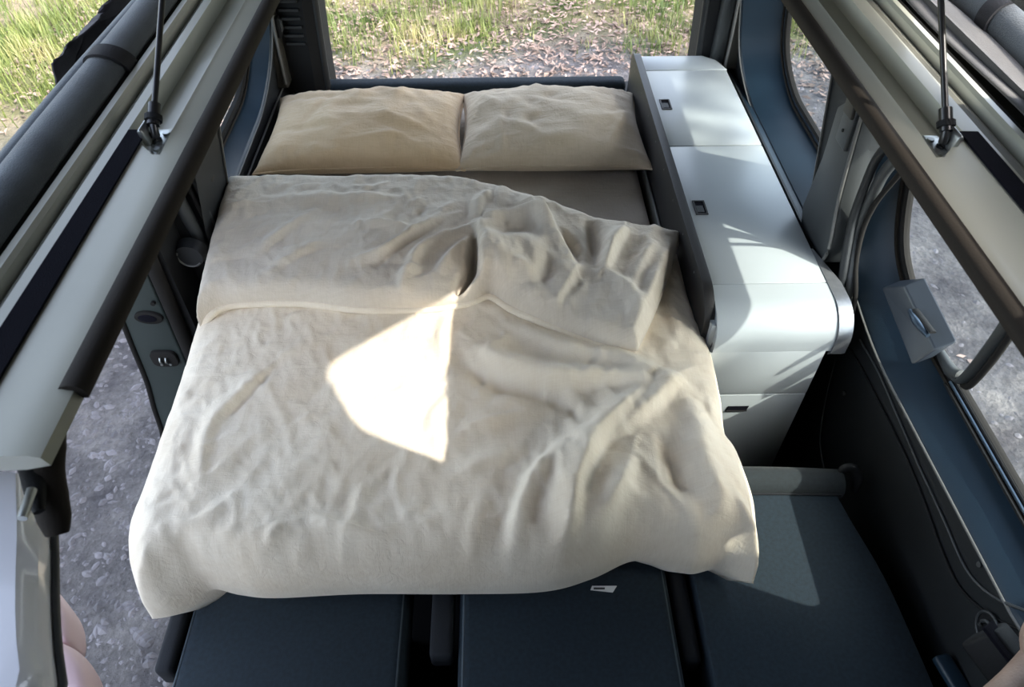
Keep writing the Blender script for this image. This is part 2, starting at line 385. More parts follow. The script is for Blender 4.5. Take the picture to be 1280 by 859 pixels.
# --- roof side members (closed section, both sides)
def roof_side(name, s, y0, y1):
    out = [(.622, 1.858), (.69, 1.842), (.77, 1.80), (.85, 1.735), (.87, 1.69)] if s < 0 else [(.643, 1.862), (.80, 1.842), (.90, 1.80), (.94, 1.71), (.90, 1.69)]
    prof = out+[(.80, 1.70), (.70, 1.78), (.52, 1.842), (.50, 1.847), (.60, 1.846)]
    o = prism(name, [(CXR+s*a, z) for a, z in prof], 'y', y0, y1, 'sage_dark'); return tag(o, 'painted roof edge outside the pop up opening', kind='structure')
roof_side('ceiling_left', -1, .40, 2.6); roof_side('ceiling_right', 1, -.9, 2.6)
o = box('ceiling_rear', (CX-.50, 2.02, 1.835), (CX+.50, 2.6, 1.88), 'sage_dark', bev=.005); tag(o, 'fixed roof strip above the tailgate', kind='structure')

# --- roof rails
def roof_rail(side):
    s = 1 if side == 'right' else -1
    y0 = .365 if s < 0 else -.9; ys0 = .905 if s < 0 else .875; root = empty('roof_rail')
    def sq(h): return h-(.022 if s < 0 else -.004)*min(1, max(0, (h-.572)/.05))   # outer steps sit closer in on the left
    def prof(y):
        k = min(1, max(0, (y-(ys0-.065))/.055))           # 0 in front of the strut socket, 1 behind
        dz = .026*min(1, k*3); lv = lambda h: 1.8735+(h-.482)*.03
        i0 = .511; ro = i0+.010+.050*k; P_ = [(.466, 1.858), (.470, 1.870), (.480, 1.8735), (i0-.006, lv(i0-.006)), (i0-.001, lv(i0)+.0025*k), (i0+.005, lv(i0+.005)-dz), (ro-.005, lv(ro-.005)-dz), (ro, lv(ro)), (.594, lv(.594)),
                (.598, 1.872), (.600, 1.862), (.620, 1.862), (.623, 1.880), (.627, 1.885), (.636, 1.885), (.640, 1.879), (.641, 1.856), (.60, 1.848), (.49, 1.852)]
        return [(sq(h), z) for h, z in P_]
    ys = sorted(set([y0, .5, .7] + [ys0-.066+.0057*i for i in range(12)] + [1.1, 1.4, 1.7, 2.02]))
    ys = [y for y in ys if y >= y0]
    if s < 0:
        # rounded nose at the front end
        ys = [y0+.0, y0+.01, y0+.03]+[y for y in ys if y > y0+.04]
    rings = [[(CXR+s*a, y, z) for a, z in prof(y)] for y in ys]
    loft('flange', rings, 'sage', root, smooth=True, caps=True, sharp=28)
    # rubber seal on the inner lip
    sp = [(.460, 1.860), (.459, 1.867), (.461, 1.873), (.466, 1.877), (.474, 1.878), (.481, 1.876), (.484, 1.873), (.470, 1.871), (.466, 1.860)]
    loft('rubber_seal', [[(CXR+s*a, y, z) for a, z in sp] for y in (.44 if s < 0 else y0, 2.0)], 'rubber_warm', root, smooth=True, caps=True)
    # grey channel seal and dark outer line
    prism('channel_strip', [(CXR+s*sq(a), z) for a, z in ((.602, 1.862), (.602, 1.867), (.610, 1.870), (.618, 1.867), (.618, 1.862))], 'y', y0+.01, 2.0, 'sage_dark', root)
    prism('outer_gasket', [(CXR+s*sq(a), z) for a, z in ((.641, 1.858), (.641, 1.880), (.646, 1.882), (.650, 1.858))], 'y', y0+.01, 2.0, 'rubber', root)
    # black hook tape in front of the strut
    va, vb = (.540, .568) if s < 0 else (.560, .588)
    ve = ys0-.015
    v = [(CXR+s*va, y0+.06 if s < 0 else -.3, 1.8765), (CXR+s*vb, y0+.06 if s < 0 else -.3, 1.8785), (CXR+s*(vb-.002), ve, 1.8785), (CXR+s*(va+.003), ve+.004, 1.8765)]
    t2 = [(a, b, c+.003) for a, b, c in v]
    mk('hook_tape', v+t2, [(0, 1, 2, 3), (4, 5, 6, 7), (0, 1, 5, 4), (1, 2, 6, 5), (2, 3, 7, 6), (3, 0, 4, 7)], 'velcro', root)
    return root
rl = roof_rail('left'); tag(rl, 'sage painted roof opening rail on the left with black hook tape', 'roof rail', 'rails along the roof opening')
rr = roof_rail('right'); tag(rr, 'sage painted roof opening rail on the right above the side windows', 'roof rail', 'rails along the roof opening')

# --- gas struts on the rails
def gas_strut(base, top, label, s):
    root = empty('gas_strut'); b = Vector(base); t = Vector(top); d = (t-b).normalized()
    tube('rod', [b+d*.03, t], .0042, 'strut', root, sm=1); tube('socket', [b+d*.004, b+d*.035], .0085, 'strut', root, sm=1)
    tube('socket_collar', [b+d*.010, b+d*.018], .0115, 'plastic_k', root, sm=1)
    # ball stud bracket: bent plate lying in the recess with two screws
    z = b.z-.019
    poly = [(b.x-s*.0125, b.y+.030), (b.x-s*.0125, b.y-.022), (b.x-s*.008, b.y-.036), (b.x+s*.004, b.y-.022), (b.x+s*.012, b.y+.016), (b.x+s*.008, b.y+.030)]
    prism('bracket', poly, 'z', z-.016, z, 'steel', root, bev=.0015)
    prism('bracket_tab', [(b.x+s*.004, z), (b.x+s*.012, z), (b.x+s*.016, z+.022), (b.x+s*.012, z+.026), (b.x+s*.008, z+.022)], 'y', b.y-.016, b.y+.014, 'steel', root, bev=.002)
    for dx, dy in ((-.007, .016), (-.006, -.024)):
        sc_ = tube('screw', [(b.x+s*dx, b.y+dy, z), (b.x+s*dx, b.y+dy, z+.003)], .005, 'steel', root, sm=1, n=8)
    o = tube('ball', [b+Vector((s*.0, 0, -.019)), b+Vector((0, 0, -.008)), b+d*.008], [.006, .006, .005], 'strut', root, sm=3)
    return tag(root, label, 'gas strut', 'struts holding up the roof')
bL = P(191, 160, z=1.885); bR = P(1183, 168, z=1.885)
gas_strut(bL, (bL.x, bL.y+.62, bL.z+.40), 'thin black gas strut standing on the left roof rail', -1)
gas_strut(bR, (bR.x-.005, bR.y+.50, bR.z+.44), 'thin black gas strut standing on the right roof rail', 1)

# --- raised roof, hinged at the rear; roof canvas
def zroof(y): return 1.955+(2.05-y)*.385
o = prism('ceiling_popup', [(2.05, zroof(2.05)), (-1.0, zroof(-1.0)), (-1.0, zroof(-1.0)+.05), (2.05, zroof(2.05)+.05)], 'x', -.70, .80, 'liner'); tag(o, 'raised pop up roof panel over the opening', kind='structure')
XC = .745
sun_hole = [(.407, 2.10), (.92, 2.10), (.53, 2.42), (.407, 2.31)]; slot = [(.92, 1.897), (1.28, 1.897), (1.28, 1.975), (.92, 1.975)]  # upper opening is shaped to throw the sun patch on the duvet
outer = [(-.95, 1.88), (2.0, 1.88), (2.0, zroof(2.0)), (-.95, zroof(-.95))]
cv = holed('roof_canvas', outer, [roundpoly(sun_hole, [.02, .05, .05, .05], 4), roundpoly(slot, .02, 4)], lambda y, z: (XC-.35*(z-1.88)*.0, y, z), 'canvas_g', thick=(.004, 0, 0))
tag(cv, 'grey roof canvas above the right rail with a window shaped to throw the sun patch', 'canvas')
fr = box('wall_front_blocker', (-.95, -1.0, .5), (1.05, -.95, 3.1), 'canvas_g'); tag(fr, 'unseen opaque wall added behind the viewer to block front light', kind='structure')  # added out of view, closes the cab end against sun and sky light
o = prism('wall_left_blocker', [(-.95, .5), (-.30, .5), (-.30, zroof(-.3)), (-.95, zroof(-.95))], 'x', -.78, -.76, 'canvas_g'); tag(o, 'unseen side wall added ahead of the sliding door to cut light', kind='structure')  # added side wall out of view, cuts light from the front left
# sheet of the unzipped window lying outwards, rolled at its end
rt = empty('canvas_roll')
v = []; f = []; nx, ny = 8, 40
for j in range(ny+1):
    y = .62+1.0*j/ny
    for i in range(nx+1):
        a = i/nx; v.append((.722+.085*a, y, 1.889-.012*a+.004*math.sin(9*y+4*a)+.005*math.sin(a*3.1)))
for j in range(ny):
    for i in range(nx): k = j*(nx+1)+i; f.append((k, k+1, k+nx+2, k+nx+1))
sh = mk('canvas_sheet', v, f, 'canvas_g', rt, True); md = sh.modifiers.new('t', 'SOLIDIFY'); md.thickness = .003
tube('roll', [(.842+.004*math.sin(6*y), y, 1.885+.003*math.sin(11*y)) for y in np.linspace(.6, 1.62, 24)], .036, 'canvas', rt, n=20, sm=1)
tube('roll_end_tail', [(.885, .60, 1.868), (.889, 1.1, 1.868), (.885, 1.6, 1.868)], .016, 'canvas', rt, n=12)
def strap_ring(cx, cz, r, y0, y1, parent, skew=0, a0=-60, a1=230):
    v = []; f = []; n = 28
    for i in range(n+1):
        a = math.radians(a0+(a1-a0)*i/n)
        for yy in (y0, y1):
            for rr_ in (r, r+.004): v.append((cx+rr_*math.cos(a), yy+skew*math.sin(a), cz+rr_*math.sin(a)))
    for i in range(n):
        k = i*4; f += [(k+1, k+5, k+7, k+3), (k, k+2, k+6, k+4), (k, k+4, k+5, k+1), (k+2, k+3, k+7, k+6)]
    f += [(0, 1, 3, 2), (n*4, n*4+2, n*4+3, n*4+1)]
    return mk('strap', v, f, 'strap', parent, True, 40)
strap_ring(.842, 1.885, .0365, 1.165, 1.20, rt, .012)
tag(rt, 'rolled grey canvas tied with a black strap beyond the right rail', 'canvas roll', 'canvas rolls beside the rails')
# left: thick roll, thin roll, strap, loose flap
lt = empty('canvas_roll'); 
rolly = np.linspace(.47, 1.75, 30)
tube('roll', [(-.582-.003*math.sin(2.4*(y-.4)), y, 1.890+.0015*math.sin(9*y)) for y in rolly], [.026, .026, .025, .026, .025, .024], 'canvas', lt, n=22, sm=1)
tube('thin_fold', [(-.617-.003*math.sin(3*y), y, 1.888+.002*math.sin(7*y+1)) for y in rolly], [.015, .014, .013, .013, .012], 'canvas', lt, n=14, sm=1)
strap_ring(-.583, 1.890, .0265, 1.05, 1.085, lt, -.018, -40, 200)
# wrinkled skirt where the roll meets the rail
tag(lt, 'thick rolled blue grey canvas tied along the left rail', 'canvas roll', 'canvas rolls beside the rails')
fp = [(65, 83), (85, 58), (105, 37), (123, 28), (131, 14), (140, 3), (150, -12), (175, -12), (165, 10), (154, 30), (130, 62), (100, 95), (78, 121), (70, 100)]
v = []; n = len(fp)
for i, (a, b) in enumerate(fp):
    q = P(a, b, x=-.675); v.append(q+Vector((-.006*math.sin(i*1.7), 0, .004*math.cos(i*2.1))))
c = sum(v, Vector())/n; f = []
ctr = [c+Vector((-.015, 0, .01))]
fo = mk('loose_canvas_flap', v+ctr, [(i, (i+1) % n, n) for i in range(n)], 'canvas_d', None, True)
md = fo.modifiers.new('s', 'SUBSURF'); md.subdivision_type = 'SIMPLE'; md.levels = 3; md.render_levels = 3
tx = bpy.data.textures.new('crease', 'CLOUDS'); tx.noise_scale = .05
md = fo.modifiers.new('d', 'DISPLACE'); md.texture = tx; md.strength = .012
md = fo.modifiers.new('t', 'SOLIDIFY'); md.thickness = .003
tag(fo, 'dark crumpled canvas flap hanging outside the left canvas roll', 'canvas flap')

# --- right wall, windows
def xr(y, z):
    k = min(1, max(0, (y-1.40)/.2)); base = .868*(1-k)+.835*k
    return base - max(0, z-1.2)*.16 + max(0, 1.0-z)*.03
def xg(y, z): return .955 - (z-1.27)*.13
W1g = [(1.66, 1.26), (2.14, 1.255), (2.285, 1.34), (2.30, 1.635), (1.66, 1.635)]; W1r = [.05, .12, .10, .05, .05]
W1o = [(1.565, 1.195), (2.20, 1.195), (2.365, 1.285), (2.38, 1.675), (1.565, 1.675)]; W1or = [.03, .10, .10, .03, .03]
W2g = [(.44, 1.245), (1.13, 1.245), (1.285, 1.315), (1.335, 1.43), (1.36, 1.63), (.44, 1.63)]; W2r = [.08, .12, .08, .08, .04, .04]
W2o = [(.36, 1.185), (1.10, 1.160), (1.315, 1.205), (1.40, 1.32), (1.475, 1.675), (.36, 1.675)]; W2or = [.12, .15, .10, .10, .03, .03]
out_r = dense([(-.9, .50), (2.5, .50), (2.5, 1.715), (-.9, 1.715)], .12)
wr = holed('wall_right', out_r, [roundpoly(W1o, W1or, 5), roundpoly(W2o, W2or, 5)], lambda y, z: (xr(y, z), y, z), 'plastic', smooth=False)
tag(wr, 'dark grained side trim on the right with two window openings', kind='structure')

def window(name, go, gr, oo, orr, fx, fg, m_recess, label, s=1):
    root = empty(name); SEG = 5
    ro = roundpoly(oo, orr, SEG); g0 = roundpoly(offset(go, -.030), gr, SEG); g1 = roundpoly(offset(go, -.018), gr, SEG); g2 = roundpoly(go, gr, SEG); g3 = roundpoly(offset(go, -.008), gr, SEG)
    A = [(fx(p.x, p.y)-s*.002, p.x, p.y) for p in ro]; A2 = [(fx(p.x, p.y)+s*.004, p.x, p.y) for p in roundpoly(offset(oo, .008), orr, SEG)]
    B = [(fg(p.x, p.y)-s*.010, p.x, p.y) for p in g0]
    loft('recess', [A, A2, B], m_recess, root, smooth=True, sharp=30)
    # lighter edge bead around the recess
    B1 = [(fg(p.x, p.y)-s*.016, p.x, p.y) for p in g0]; B2 = [(fg(p.x, p.y)-s*.017, p.x, p.y) for p in g1]; B3 = [(fg(p.x, p.y)-s*.004, p.x, p.y) for p in g1]
    loft('rubber_frame', [B, B1, B2, B3], 'rubber_warm', root, smooth=True, sharp=30)
    C1 = [(fg(p.x, p.y)-s*.012, p.x, p.y) for p in g1]; C2 = [(fg(p.x, p.y)-s*.013, p.x, p.y) for p in g3]; C3 = [(fg(p.x, p.y)-s*.008, p.x, p.y) for p in g2]; C4 = [(fg(p.x, p.y)+s*.006, p.x, p.y) for p in g2]
    loft('inner_bead', [C1, C2], 'reflector' if name == 'window_1' else 'plastic_k', root, smooth=True, sharp=30)
    loft('inner_gasket', [C2, C3, C4], 'rubber', root, smooth=True, sharp=30)
    gp = [(fg(p.x, p.y), p.x, p.y) for p in roundpoly(offset(go, -.01), gr, SEG)]
    mk('pane', gp, [tuple(range(len(gp)))], 'glass', root)
    # bright thin edge of the trim opening
    loop = [Vector(a)+Vector((-s*.001, 0, 0)) for a in A]; loop.append(loop[0])
    tube('edge_bead', loop, .0028, 'edge', root, n=6, sm=1, up=Vector((1, 0, 0)))
    return tag(root, label, kind='structure')
window('window_1', W1g, W1r, W1o, W1or, xr, xg, 'plastic_b', 'rear side window on the right beside the white cabinet')
w2 = window('window_2', W2g, W2r, W2o, W2or, xr, xg, 'plastic_b', 'sliding side window on the right above the black seat trim')
# sliding pane divider, tracks and latch of window 2
dv = [Vector((xg(y, z)-.012, y, z)) for y, z in ((.94, 1.258), (.925, 1.272), (.91, 1.33), (.895, 1.44), (.885, 1.62))]
tube('divider_bar', dv, .013, 'plastic_g', w2, n=10, flat=.6); tube('divider_seal', [p+Vector((.004, -.016, 0)) for p in dv], .007, 'rubber', w2, n=8)
tube('divider_foot', [(xg(.96, 1.25)-.012, 1.03, 1.252), (xg(.95, 1.25)-.014, .965, 1.254), (xg(.92, 1.27)-.012, .935, 1.272)], [.008, .014, .013], 'plastic_g', w2, n=10)
for k, (dx, dz, r_, mm) in enumerate(((-.030, -.018, .0035, 'plastic_k'), (-.020, -.010, .0035, 'reflector'), (-.012, -.004, .003, 'plastic_k'))):
    tube('slide_track', [(xg(1, 1.245)+dx*.8, y, 1.245+dz*.8) for y in (.5, .7, .95)], r_, mm, w2, n=6, sm=1)
# latch: box with a lever
lc = [P(1120, 350, x=.915), P(1150, 347, x=.93), P(1190, 427, x=.935), P(1160, 447, x=.915)]
Zl = Vector((-.028, 0, -.028))
body = [q+Vector((.012, 0, .0)) for q in lc]+[q+Zl*.9 for q in lc]
lt_ = mk('latch', body, [(0, 1, 2, 3), (4, 5, 6, 7), (0, 1, 5, 4), (1, 2, 6, 5), (2, 3, 7, 6), (3, 0, 4, 7)], 'latchm', w2)
bv = lt_.modifiers.new('b', 'BEVEL'); bv.width = .004; bv.segments = 2
a = P(1137, 388, x=.893); b = P(1160, 420, x=.893)
tube('latch_lever', [a, (a+b)/2+Vector((-.007, 0, .004)), b], [.004, .008, .005], 'reflector', lt_, n=10)
tube('latch_socket', [a+Vector((.006, -.008, .010)), b+Vector((.006, .0, .010))], .008, 'plastic_k', lt_, n=8, flat=.4)

# ledge and bevels beside the cabinet, lower trim lines
t1 = empty('trim_1'); tag(t1, 'dark ledge between the white cabinet and rear side window', kind='structure')
prism('ledge', [(.778, 1.15), (.786, 1.196), (.80, 1.206), (.838, 1.20), (.838, 1.12)], 'y', 1.40, 2.48, 'plastic_b', t1, bev=.004)
prism('ledge_lip', [(.802, 1.204), (.806, 1.213), (.812, 1.213), (.818, 1.204)], 'y', 1.42, 2.44, 'plastic', t1)
# pillar blade with belt clip
blade = [(1.500, 1.60), (1.505, 1.70), (1.37, 1.70), (1.385, 1.60), (1.372, 1.42), (1.32, 1.30), (1.29, 1.21), (1.33, 1.21), (1.478, 1.255)]
t2 = empty('trim_2'); tag(t2, 'graphite pillar cover between the two right windows', kind='structure')
blade_uv = [(1.545, 1.70), (1.53, 1.56), (1.515, 1.42), (1.525, 1.27), (1.50, 1.225), (1.40, 1.235), (1.335, 1.235), (1.325, 1.29), (1.365, 1.40), (1.40, 1.56), (1.42, 1.70)]
prism('pillar_cover', blade_uv, 'x', .792, .86, 'plastic_g', t2, bev=.006)
tube('cover_edge', [(.790, y, z) for y, z in ((1.335, 1.235), (1.325, 1.29), (1.365, 1.40), (1.40, 1.56), (1.42, 1.70))], .004, 'edge', t2, n=8)
def onw(px, dx=.0): return [P(a, b, x=.855+dx) for a, b in px]
tube('door_seal_rib', onw([(1128, 165), (1098, 195), (1080, 235), (1066, 275), (1058, 315), (1052, 352), (1046, 372)], -.035), .010, 'plastic', t2, n=10, up=Vector((1, 0, 0)))
tube('door_seal_rib', onw([(1140, 180), (1108, 212), (1088, 250), (1073, 285), (1066, 325), (1062, 368), (1050, 400)], -.015), .013, 'plastic_g', t2, n=10, up=Vector((1, 0, 0)))
tube('door_seal_line', onw([(1136, 205), (1105, 240), (1090, 262), (1078, 290), (1070, 330), (1069, 372), (1060, 410)], -.012), .006, 'rubber', t2, n=8, up=Vector((1, 0, 0)))
cl = empty('belt_clip'); 
prism('clip_body', [(1.41, 1.50), (1.47, 1.50), (1.478, 1.64), (1.425, 1.64)], 'x', .782, .795, 'plastic_g', cl, bev=.004)
prism('clip_slider', [(1.418, 1.575), (1.465, 1.572), (1.470, 1.632), (1.430, 1.632)], 'x', .774, .784, 'plastic_t', cl, bev=.003)
tube('clip_screw', [(.780, 1.445, 1.535), (.783, 1.445, 1.535)], .004, 'plastic_k', cl, n=8, sm=1)
tag(cl, 'grey belt height adjuster on the right pillar cover', 'belt adjuster')
# lower wall panel curves
t3 = empty('trim_3'); tag(t3, 'lower black trim panel below the sliding window', kind='structure')
def onlow(px): return [P(a, b, x=.866) for a, b in px]
tube('panel_seam', onlow([(1050, 420), (1072, 452), (1100, 505), (1132, 570), (1160, 640), (1178, 690), (1200, 735), (1236, 768), (1285, 792)]), .0025, 'plastic_k', t3, n=6)
tube('panel_edge', onlow([(1075, 425), (1098, 465), (1122, 520), (1150, 585), (1180, 650), (1208, 712), (1240, 745), (1285, 765)]), .003, 'plastic_g', t3, n=6)
tube('panel_seam', onlow([(1044, 450), (1032, 500), (1025, 550), (1030, 585)]), .002, 'plastic_g', t3, n=6)
for a, b in ((1132, 520), (1224, 706), (1054, 492)):
    q = P(a, b, x=.866); tube('trim_screw', [q+Vector((.004, 0, 0)), q+Vector((-.002, 0, .001))], .0055, 'plastic_g', t3, n=10, sm=1)

# --- rear corner pillars and sill
def rear_pillar(name, s, label):
    root = empty(name)
    xi = CX+s*.655
    poly = [(xi, 2.44), (xi+s*.005, 2.60), (CX+s*.93, 2.62), (CX+s*.95, 2.50), (CX+s*.80, 2.44), (CX+s*.70, 2.425)]
    rings = []
    for z, dx in ((.5, 0), (1.1, 0), (1.25, -.004), (1.5, -.018), (1.75, -.05), (1.84, -.08)):
        rings.append([(x+s*dx*(1 if abs(x-CX) < .85 else .4), y, z) for x, y in poly])
    loft('pillar_post', rings, 'plastic_k', root, caps=True)
    tube('pillar_edge', [(xi+s*.004+s*dx, 2.445, z) for z, dx in ((1.12, 0), (1.25, -.004), (1.5, -.018), (1.75, -.05))], .012, 'plastic', root, n=10)
    # flat grille panel with ribs
    for k in range(7):
        z = 1.30+.028*k
        box('vent_rib', (min(xi+s*.045, xi+s*.11)-.0, 2.418, z), (max(xi+s*.045, xi+s*.11), 2.43, z+.008), 'plastic', root)
    return tag(root, label, kind='structure')
rear_pillar('wall_rear_left', -1, 'black rear corner pillar left of the tailgate opening')
rear_pillar('wall_rear_right', 1, 'black rear corner pillar behind the white cabinet')
o = box('wall_rear_sill', (CX-.66, 2.50, .5), (CX+.66, 2.62, 1.06), 'plastic_k', bev=.01); tag(o, 'low rear sill under the tailgate opening', kind='structure')
# D pillar trim, right: taupe wedge and grey blade
t4 = empty('trim_4'); tag(t4, 'taupe corner trim behind the right rear window', kind='structure')
prism('corner_panel', [(2.375, 1.22), (2.45, 1.19), (2.46, 1.72), (2.385, 1.72)], 'x', .79, .85, 'plastic_t', t4, bev=.01)
tube('corner_edge', [(.788, 2.372, 1.20), (.786, 2.37, 1.40), (.772, 2.375, 1.70)], .005, 'edge', t4, n=8)
prism('corner_blade', [(2.40, 1.20), (2.44, 1.20), (2.45, 1.75), (2.40, 1.75)], 'x', .745, .79, 'plastic_g', t4, bev=.008)

# --- left wall with rear window
def xl(y, z): return -.765 + max(0, z-1.2)*.16 - max(0, 1.0-z)*.03
def xgl(y, z): return -.832 + (z-1.25)*.13
L1g = [(1.80, 1.625), (2.42, 1.625), (2.41, 1.35), (2.28, 1.25), (1.80, 1.25)]
L1o = [(1.72, 1.675), (2.40, 1.675), (2.385, 1.30), (2.20, 1.195), (1.72, 1.185)]
L1g = [(a if a < 2 else a-.07, b) for a, b in L1g]
L1g = L1g[::-1]; L1o = L1o[::-1]
out_l = dense([(1.50, .50), (2.5, .50), (2.5, 1.715), (1.50, 1.715)], .12)
wl = holed('wall_left', out_l, [roundpoly(L1o, [.03, .10, .10, .03, .03], 5)], lambda y, z: (xl(y, z), y, z), 'plastic')
tag(wl, 'dark side trim on the left behind the sliding door opening', kind='structure')
window('window_3', L1g, [.05, .10, .10, .05, .05], L1o, [.03, .10, .10, .03, .03], xl, xgl, 'plastic_b', 'rear side window on the left beside the pillows', -1)
t5 = empty('trim_5'); tag(t5, 'stepped ledge strips between the bed and left wall', kind='structure')
prism('ledge_step', [(-.775, 1.02), (-.775, 1.145), (-.757, 1.150), (-.745, 1.12), (-.745, 1.02)], 'y', 1.50, 2.46, 'plastic_k', t5, bev=.003)
tube('ledge_edge', [(-.757, 1.52, 1.150), (-.757, 2.0, 1.150), (-.757, 2.44, 1.150)], .0035, 'edge', t5, n=8, sm=1)
prism('ledge_step', [(-.745, 1.02), (-.745, 1.112), (-.728, 1.115), (-.722, 1.02)], 'y', 1.50, 2.46, 'plastic_b', t5, bev=.003)
tube('ledge_edge', [(-.729, 1.52, 1.116), (-.729, 2.0, 1.116), (-.729, 2.44, 1.116)], .003, 'edge', t5, n=8, sm=1)
t6 = empty('trim_6'); tag(t6, 'taupe corner trim behind the left rear window', kind='structure')
prism('corner_panel', [(2.385, 1.16), (2.45, 1.16), (2.46, 1.72), (2.395, 1.72)], 'x', -.79, -.725, 'plastic_t', t6, bev=.01)
tube('corner_edge', [(-.733, 2.383, 1.18), (-.728, 2.383, 1.35), (-.71, 2.39, 1.70)], .005, 'edge', t6, n=8)
hk = empty('coat_hook'); prism('hook_plate', [(-.728, 1.335), (-.712, 1.335), (-.712, 1.40), (-.728, 1.40)], 'y', 2.395, 2.425, 'plastic_k', hk, bev=.003)
prism('hook_tab', [(-.712, 1.345), (-.704, 1.36), (-.704, 1.388), (-.712, 1.395)], 'y', 2.402, 2.418, 'plastic_g', hk, bev=.002); tag(hk, 'small black hook on the left corner trim', 'hook')
# C pillar cover, left
t7 = empty('trim_7'); tag(t7, 'dark pillar cover at the rear edge of the sliding door opening', kind='structure')
prism('pillar_cover', [(1.545, .80), (1.80, .80), (1.79, 1.15), (1.755, 1.22), (1.74, 1.34), (1.74, 1.70), (1.50, 1.70), (1.535, 1.34), (1.555, 1.10)], 'x', -.83, -.768, 'plastic', t7, bev=.008)
def onl(px, x=-.80): return [P(a, b, x=x) for a, b in px]
UX = Vector((1, 0, 0))
tube('door_seal', [(-.800, 1.47, 1.70), (-.795, 1.495, 1.36), (-.79, 1.515, 1.20), (-.79, 1.525, 1.05), (-.80, 1.52, .8)], .017, 'plastic_g', t7, n=12, up=UX)
tube('door_seal', [(-.768, 1.505, 1.70), (-.763, 1.540, 1.36), (-.763, 1.562, 1.20), (-.765, 1.565, 1.05), (-.77, 1.56, .8)], .007, 'plastic_g', t7, n=10, up=UX)
tube('door_seal_line', [(-.770, 1.485, 1.70), (-.768, 1.520, 1.36), (-.768, 1.540, 1.20), (-.77, 1.545, 1.05), (-.775, 1.54, .8)], .006, 'rubber', t7, n=8, up=UX)
prism('jamb_inner', [(-.93, .5), (-.80, .5), (-.80, 1.69), (-.87, 1.66)], 'y', 1.50, 1.53, 'plastic_k', t7)
lc2 = empty('belt_clip'); pq = P(258, 213, x=-.76)
orient = __import__('mathutils').Euler((math.radians(-8), 0, 0))
orient_box('clip_body', pq, (.016, .036, .085), orient, 'plastic_k', lc2, .004); orient_box('clip_face', pq+Vector((.010, -.004, .004)), (.008, .026, .060), orient, 'plastic_t', lc2, .003)
tag(lc2, 'small belt clip on the left pillar cover', 'belt adjuster')
# belt and dark things in the gap
sb = empty('seat_belt'); 
bp_ = [P(205, 275, y=1.47), P(213, 320, y=1.47), P(218, 345, y=1.46), P(222, 375, y=1.45)]
tube('belt_web', bp_, .020, 'black_fab', sb, n=8, flat=.15); 
q = P(202, 268, y=1.46); orient_box('belt_guide', q, (.045, .02, .05), __import__('mathutils').Euler((.3, .3, 0)), 'reflector', sb, .008)
q = P(216, 345, y=1.44); orient_box('belt_tongue', q, (.03, .012, .09), __import__('mathutils').Euler((0, .2, 0)), 'plastic_g', sb, .005)
tag(sb, 'black seat belt with metal guide hanging in the gap behind the left door post', 'seat belt')
kn = empty('belt_reel'); q = P(238, 318, y=1.46); tube('reel_cover', [q+Vector((0, .02, 0)), q+Vector((0, -.012, 0))], [.040, .034], 'plastic', kn, n=18, sm=1); tube('reel_rim', [q+Vector((.030*math.cos(t), -.012, .030*math.sin(t))) for t in np.linspace(2.6, 5.6, 12)], .003, 'edge', kn, n=6, sm=1)
tag(kn, 'round dark reel cover beside the left door seal', 'belt reel')
# door post face (jamb), left
jp = empty('door_post'); 
jpoly = [(-.868, 1.60), (-.872, 1.25), (-.888, .86), (-.90, .52), (-1.075, .52), (-1.062, .57), (-1.045, .68), (-1.022, .80), (-1.006, .95), (-.990, 1.09), (-.975, 1.25), (-.945, 1.60)]
prism('post_face', jpoly, 'y', 1.36, 1.385, 'green', jp, bev=.006)
tube('post_seal', [(a-.004, 1.362, z) for a, z in jpoly[4:]], .008, 'rubber', jp, n=8)
tube('post_seal', [(a+.016, 1.372, z) for a, z in jpoly[:4]], .018, 'rubber', jp, n=10)
prism('post_body', [(-.83, .52), (-.83, 1.66), (-.90, 1.60), (-.96, 1.25), (-1.03, .52)], 'y', 1.385, 1.50, 'plastic_k', jp)
def oval(name, c, a, b, m, parent, y0, y1, rot=0, ex=2.4):
    n = 28; ring = []
    for i in range(n):
        t = 2*math.pi*i/n; ca, sa = math.cos(t), math.sin(t)
        x = a*math.copysign(abs(ca)**(2/ex), ca); z = b*math.copysign(abs(sa)**(2/ex), sa)
        ring.append((c.x+x*math.cos(rot)-z*math.sin(rot), c.z+x*math.sin(rot)+z*math.cos(rot)))
    return prism(name, ring, 'y', y0, y1, m, parent, bev=.002)
q = P(186, 397, y=1.355); g = oval('grommet', q, .036, .021, 'rubber', jp, 1.350, 1.362, -.1, 2.0); oval('grommet_bore', q+Vector((-.002, 0, .001)), .024, .013, 'velcro', g, 1.348, 1.352, -.1, 2.0)
q = P(206, 448, y=1.355); g = oval('striker_plate', q, .036, .030, 'rubber', jp, 1.349, 1.362, .0, 3.6)
for dx in (-.008, .008): tube('striker_pin', [q+Vector((dx, -.008, .010)), q+Vector((dx, -.014, 0)), q+Vector((dx, -.008, -.012))], .003, 'steel', g, n=8)
for dx in (-.012, .012): tube('striker_screw', [q+Vector((dx, -.006, -.018)), q+Vector((dx, -.009, -.018))], .004, 'steel', g, n=8, sm=1)
q = P(192, 378, y=1.358); tube('rubber_plug', [q, q+Vector((0, -.008, 0))], .006, 'rubber', jp, n=10, sm=1)
tag(jp, 'dark green grey door post with oval grommet and striker plate left of the bed', 'door post')

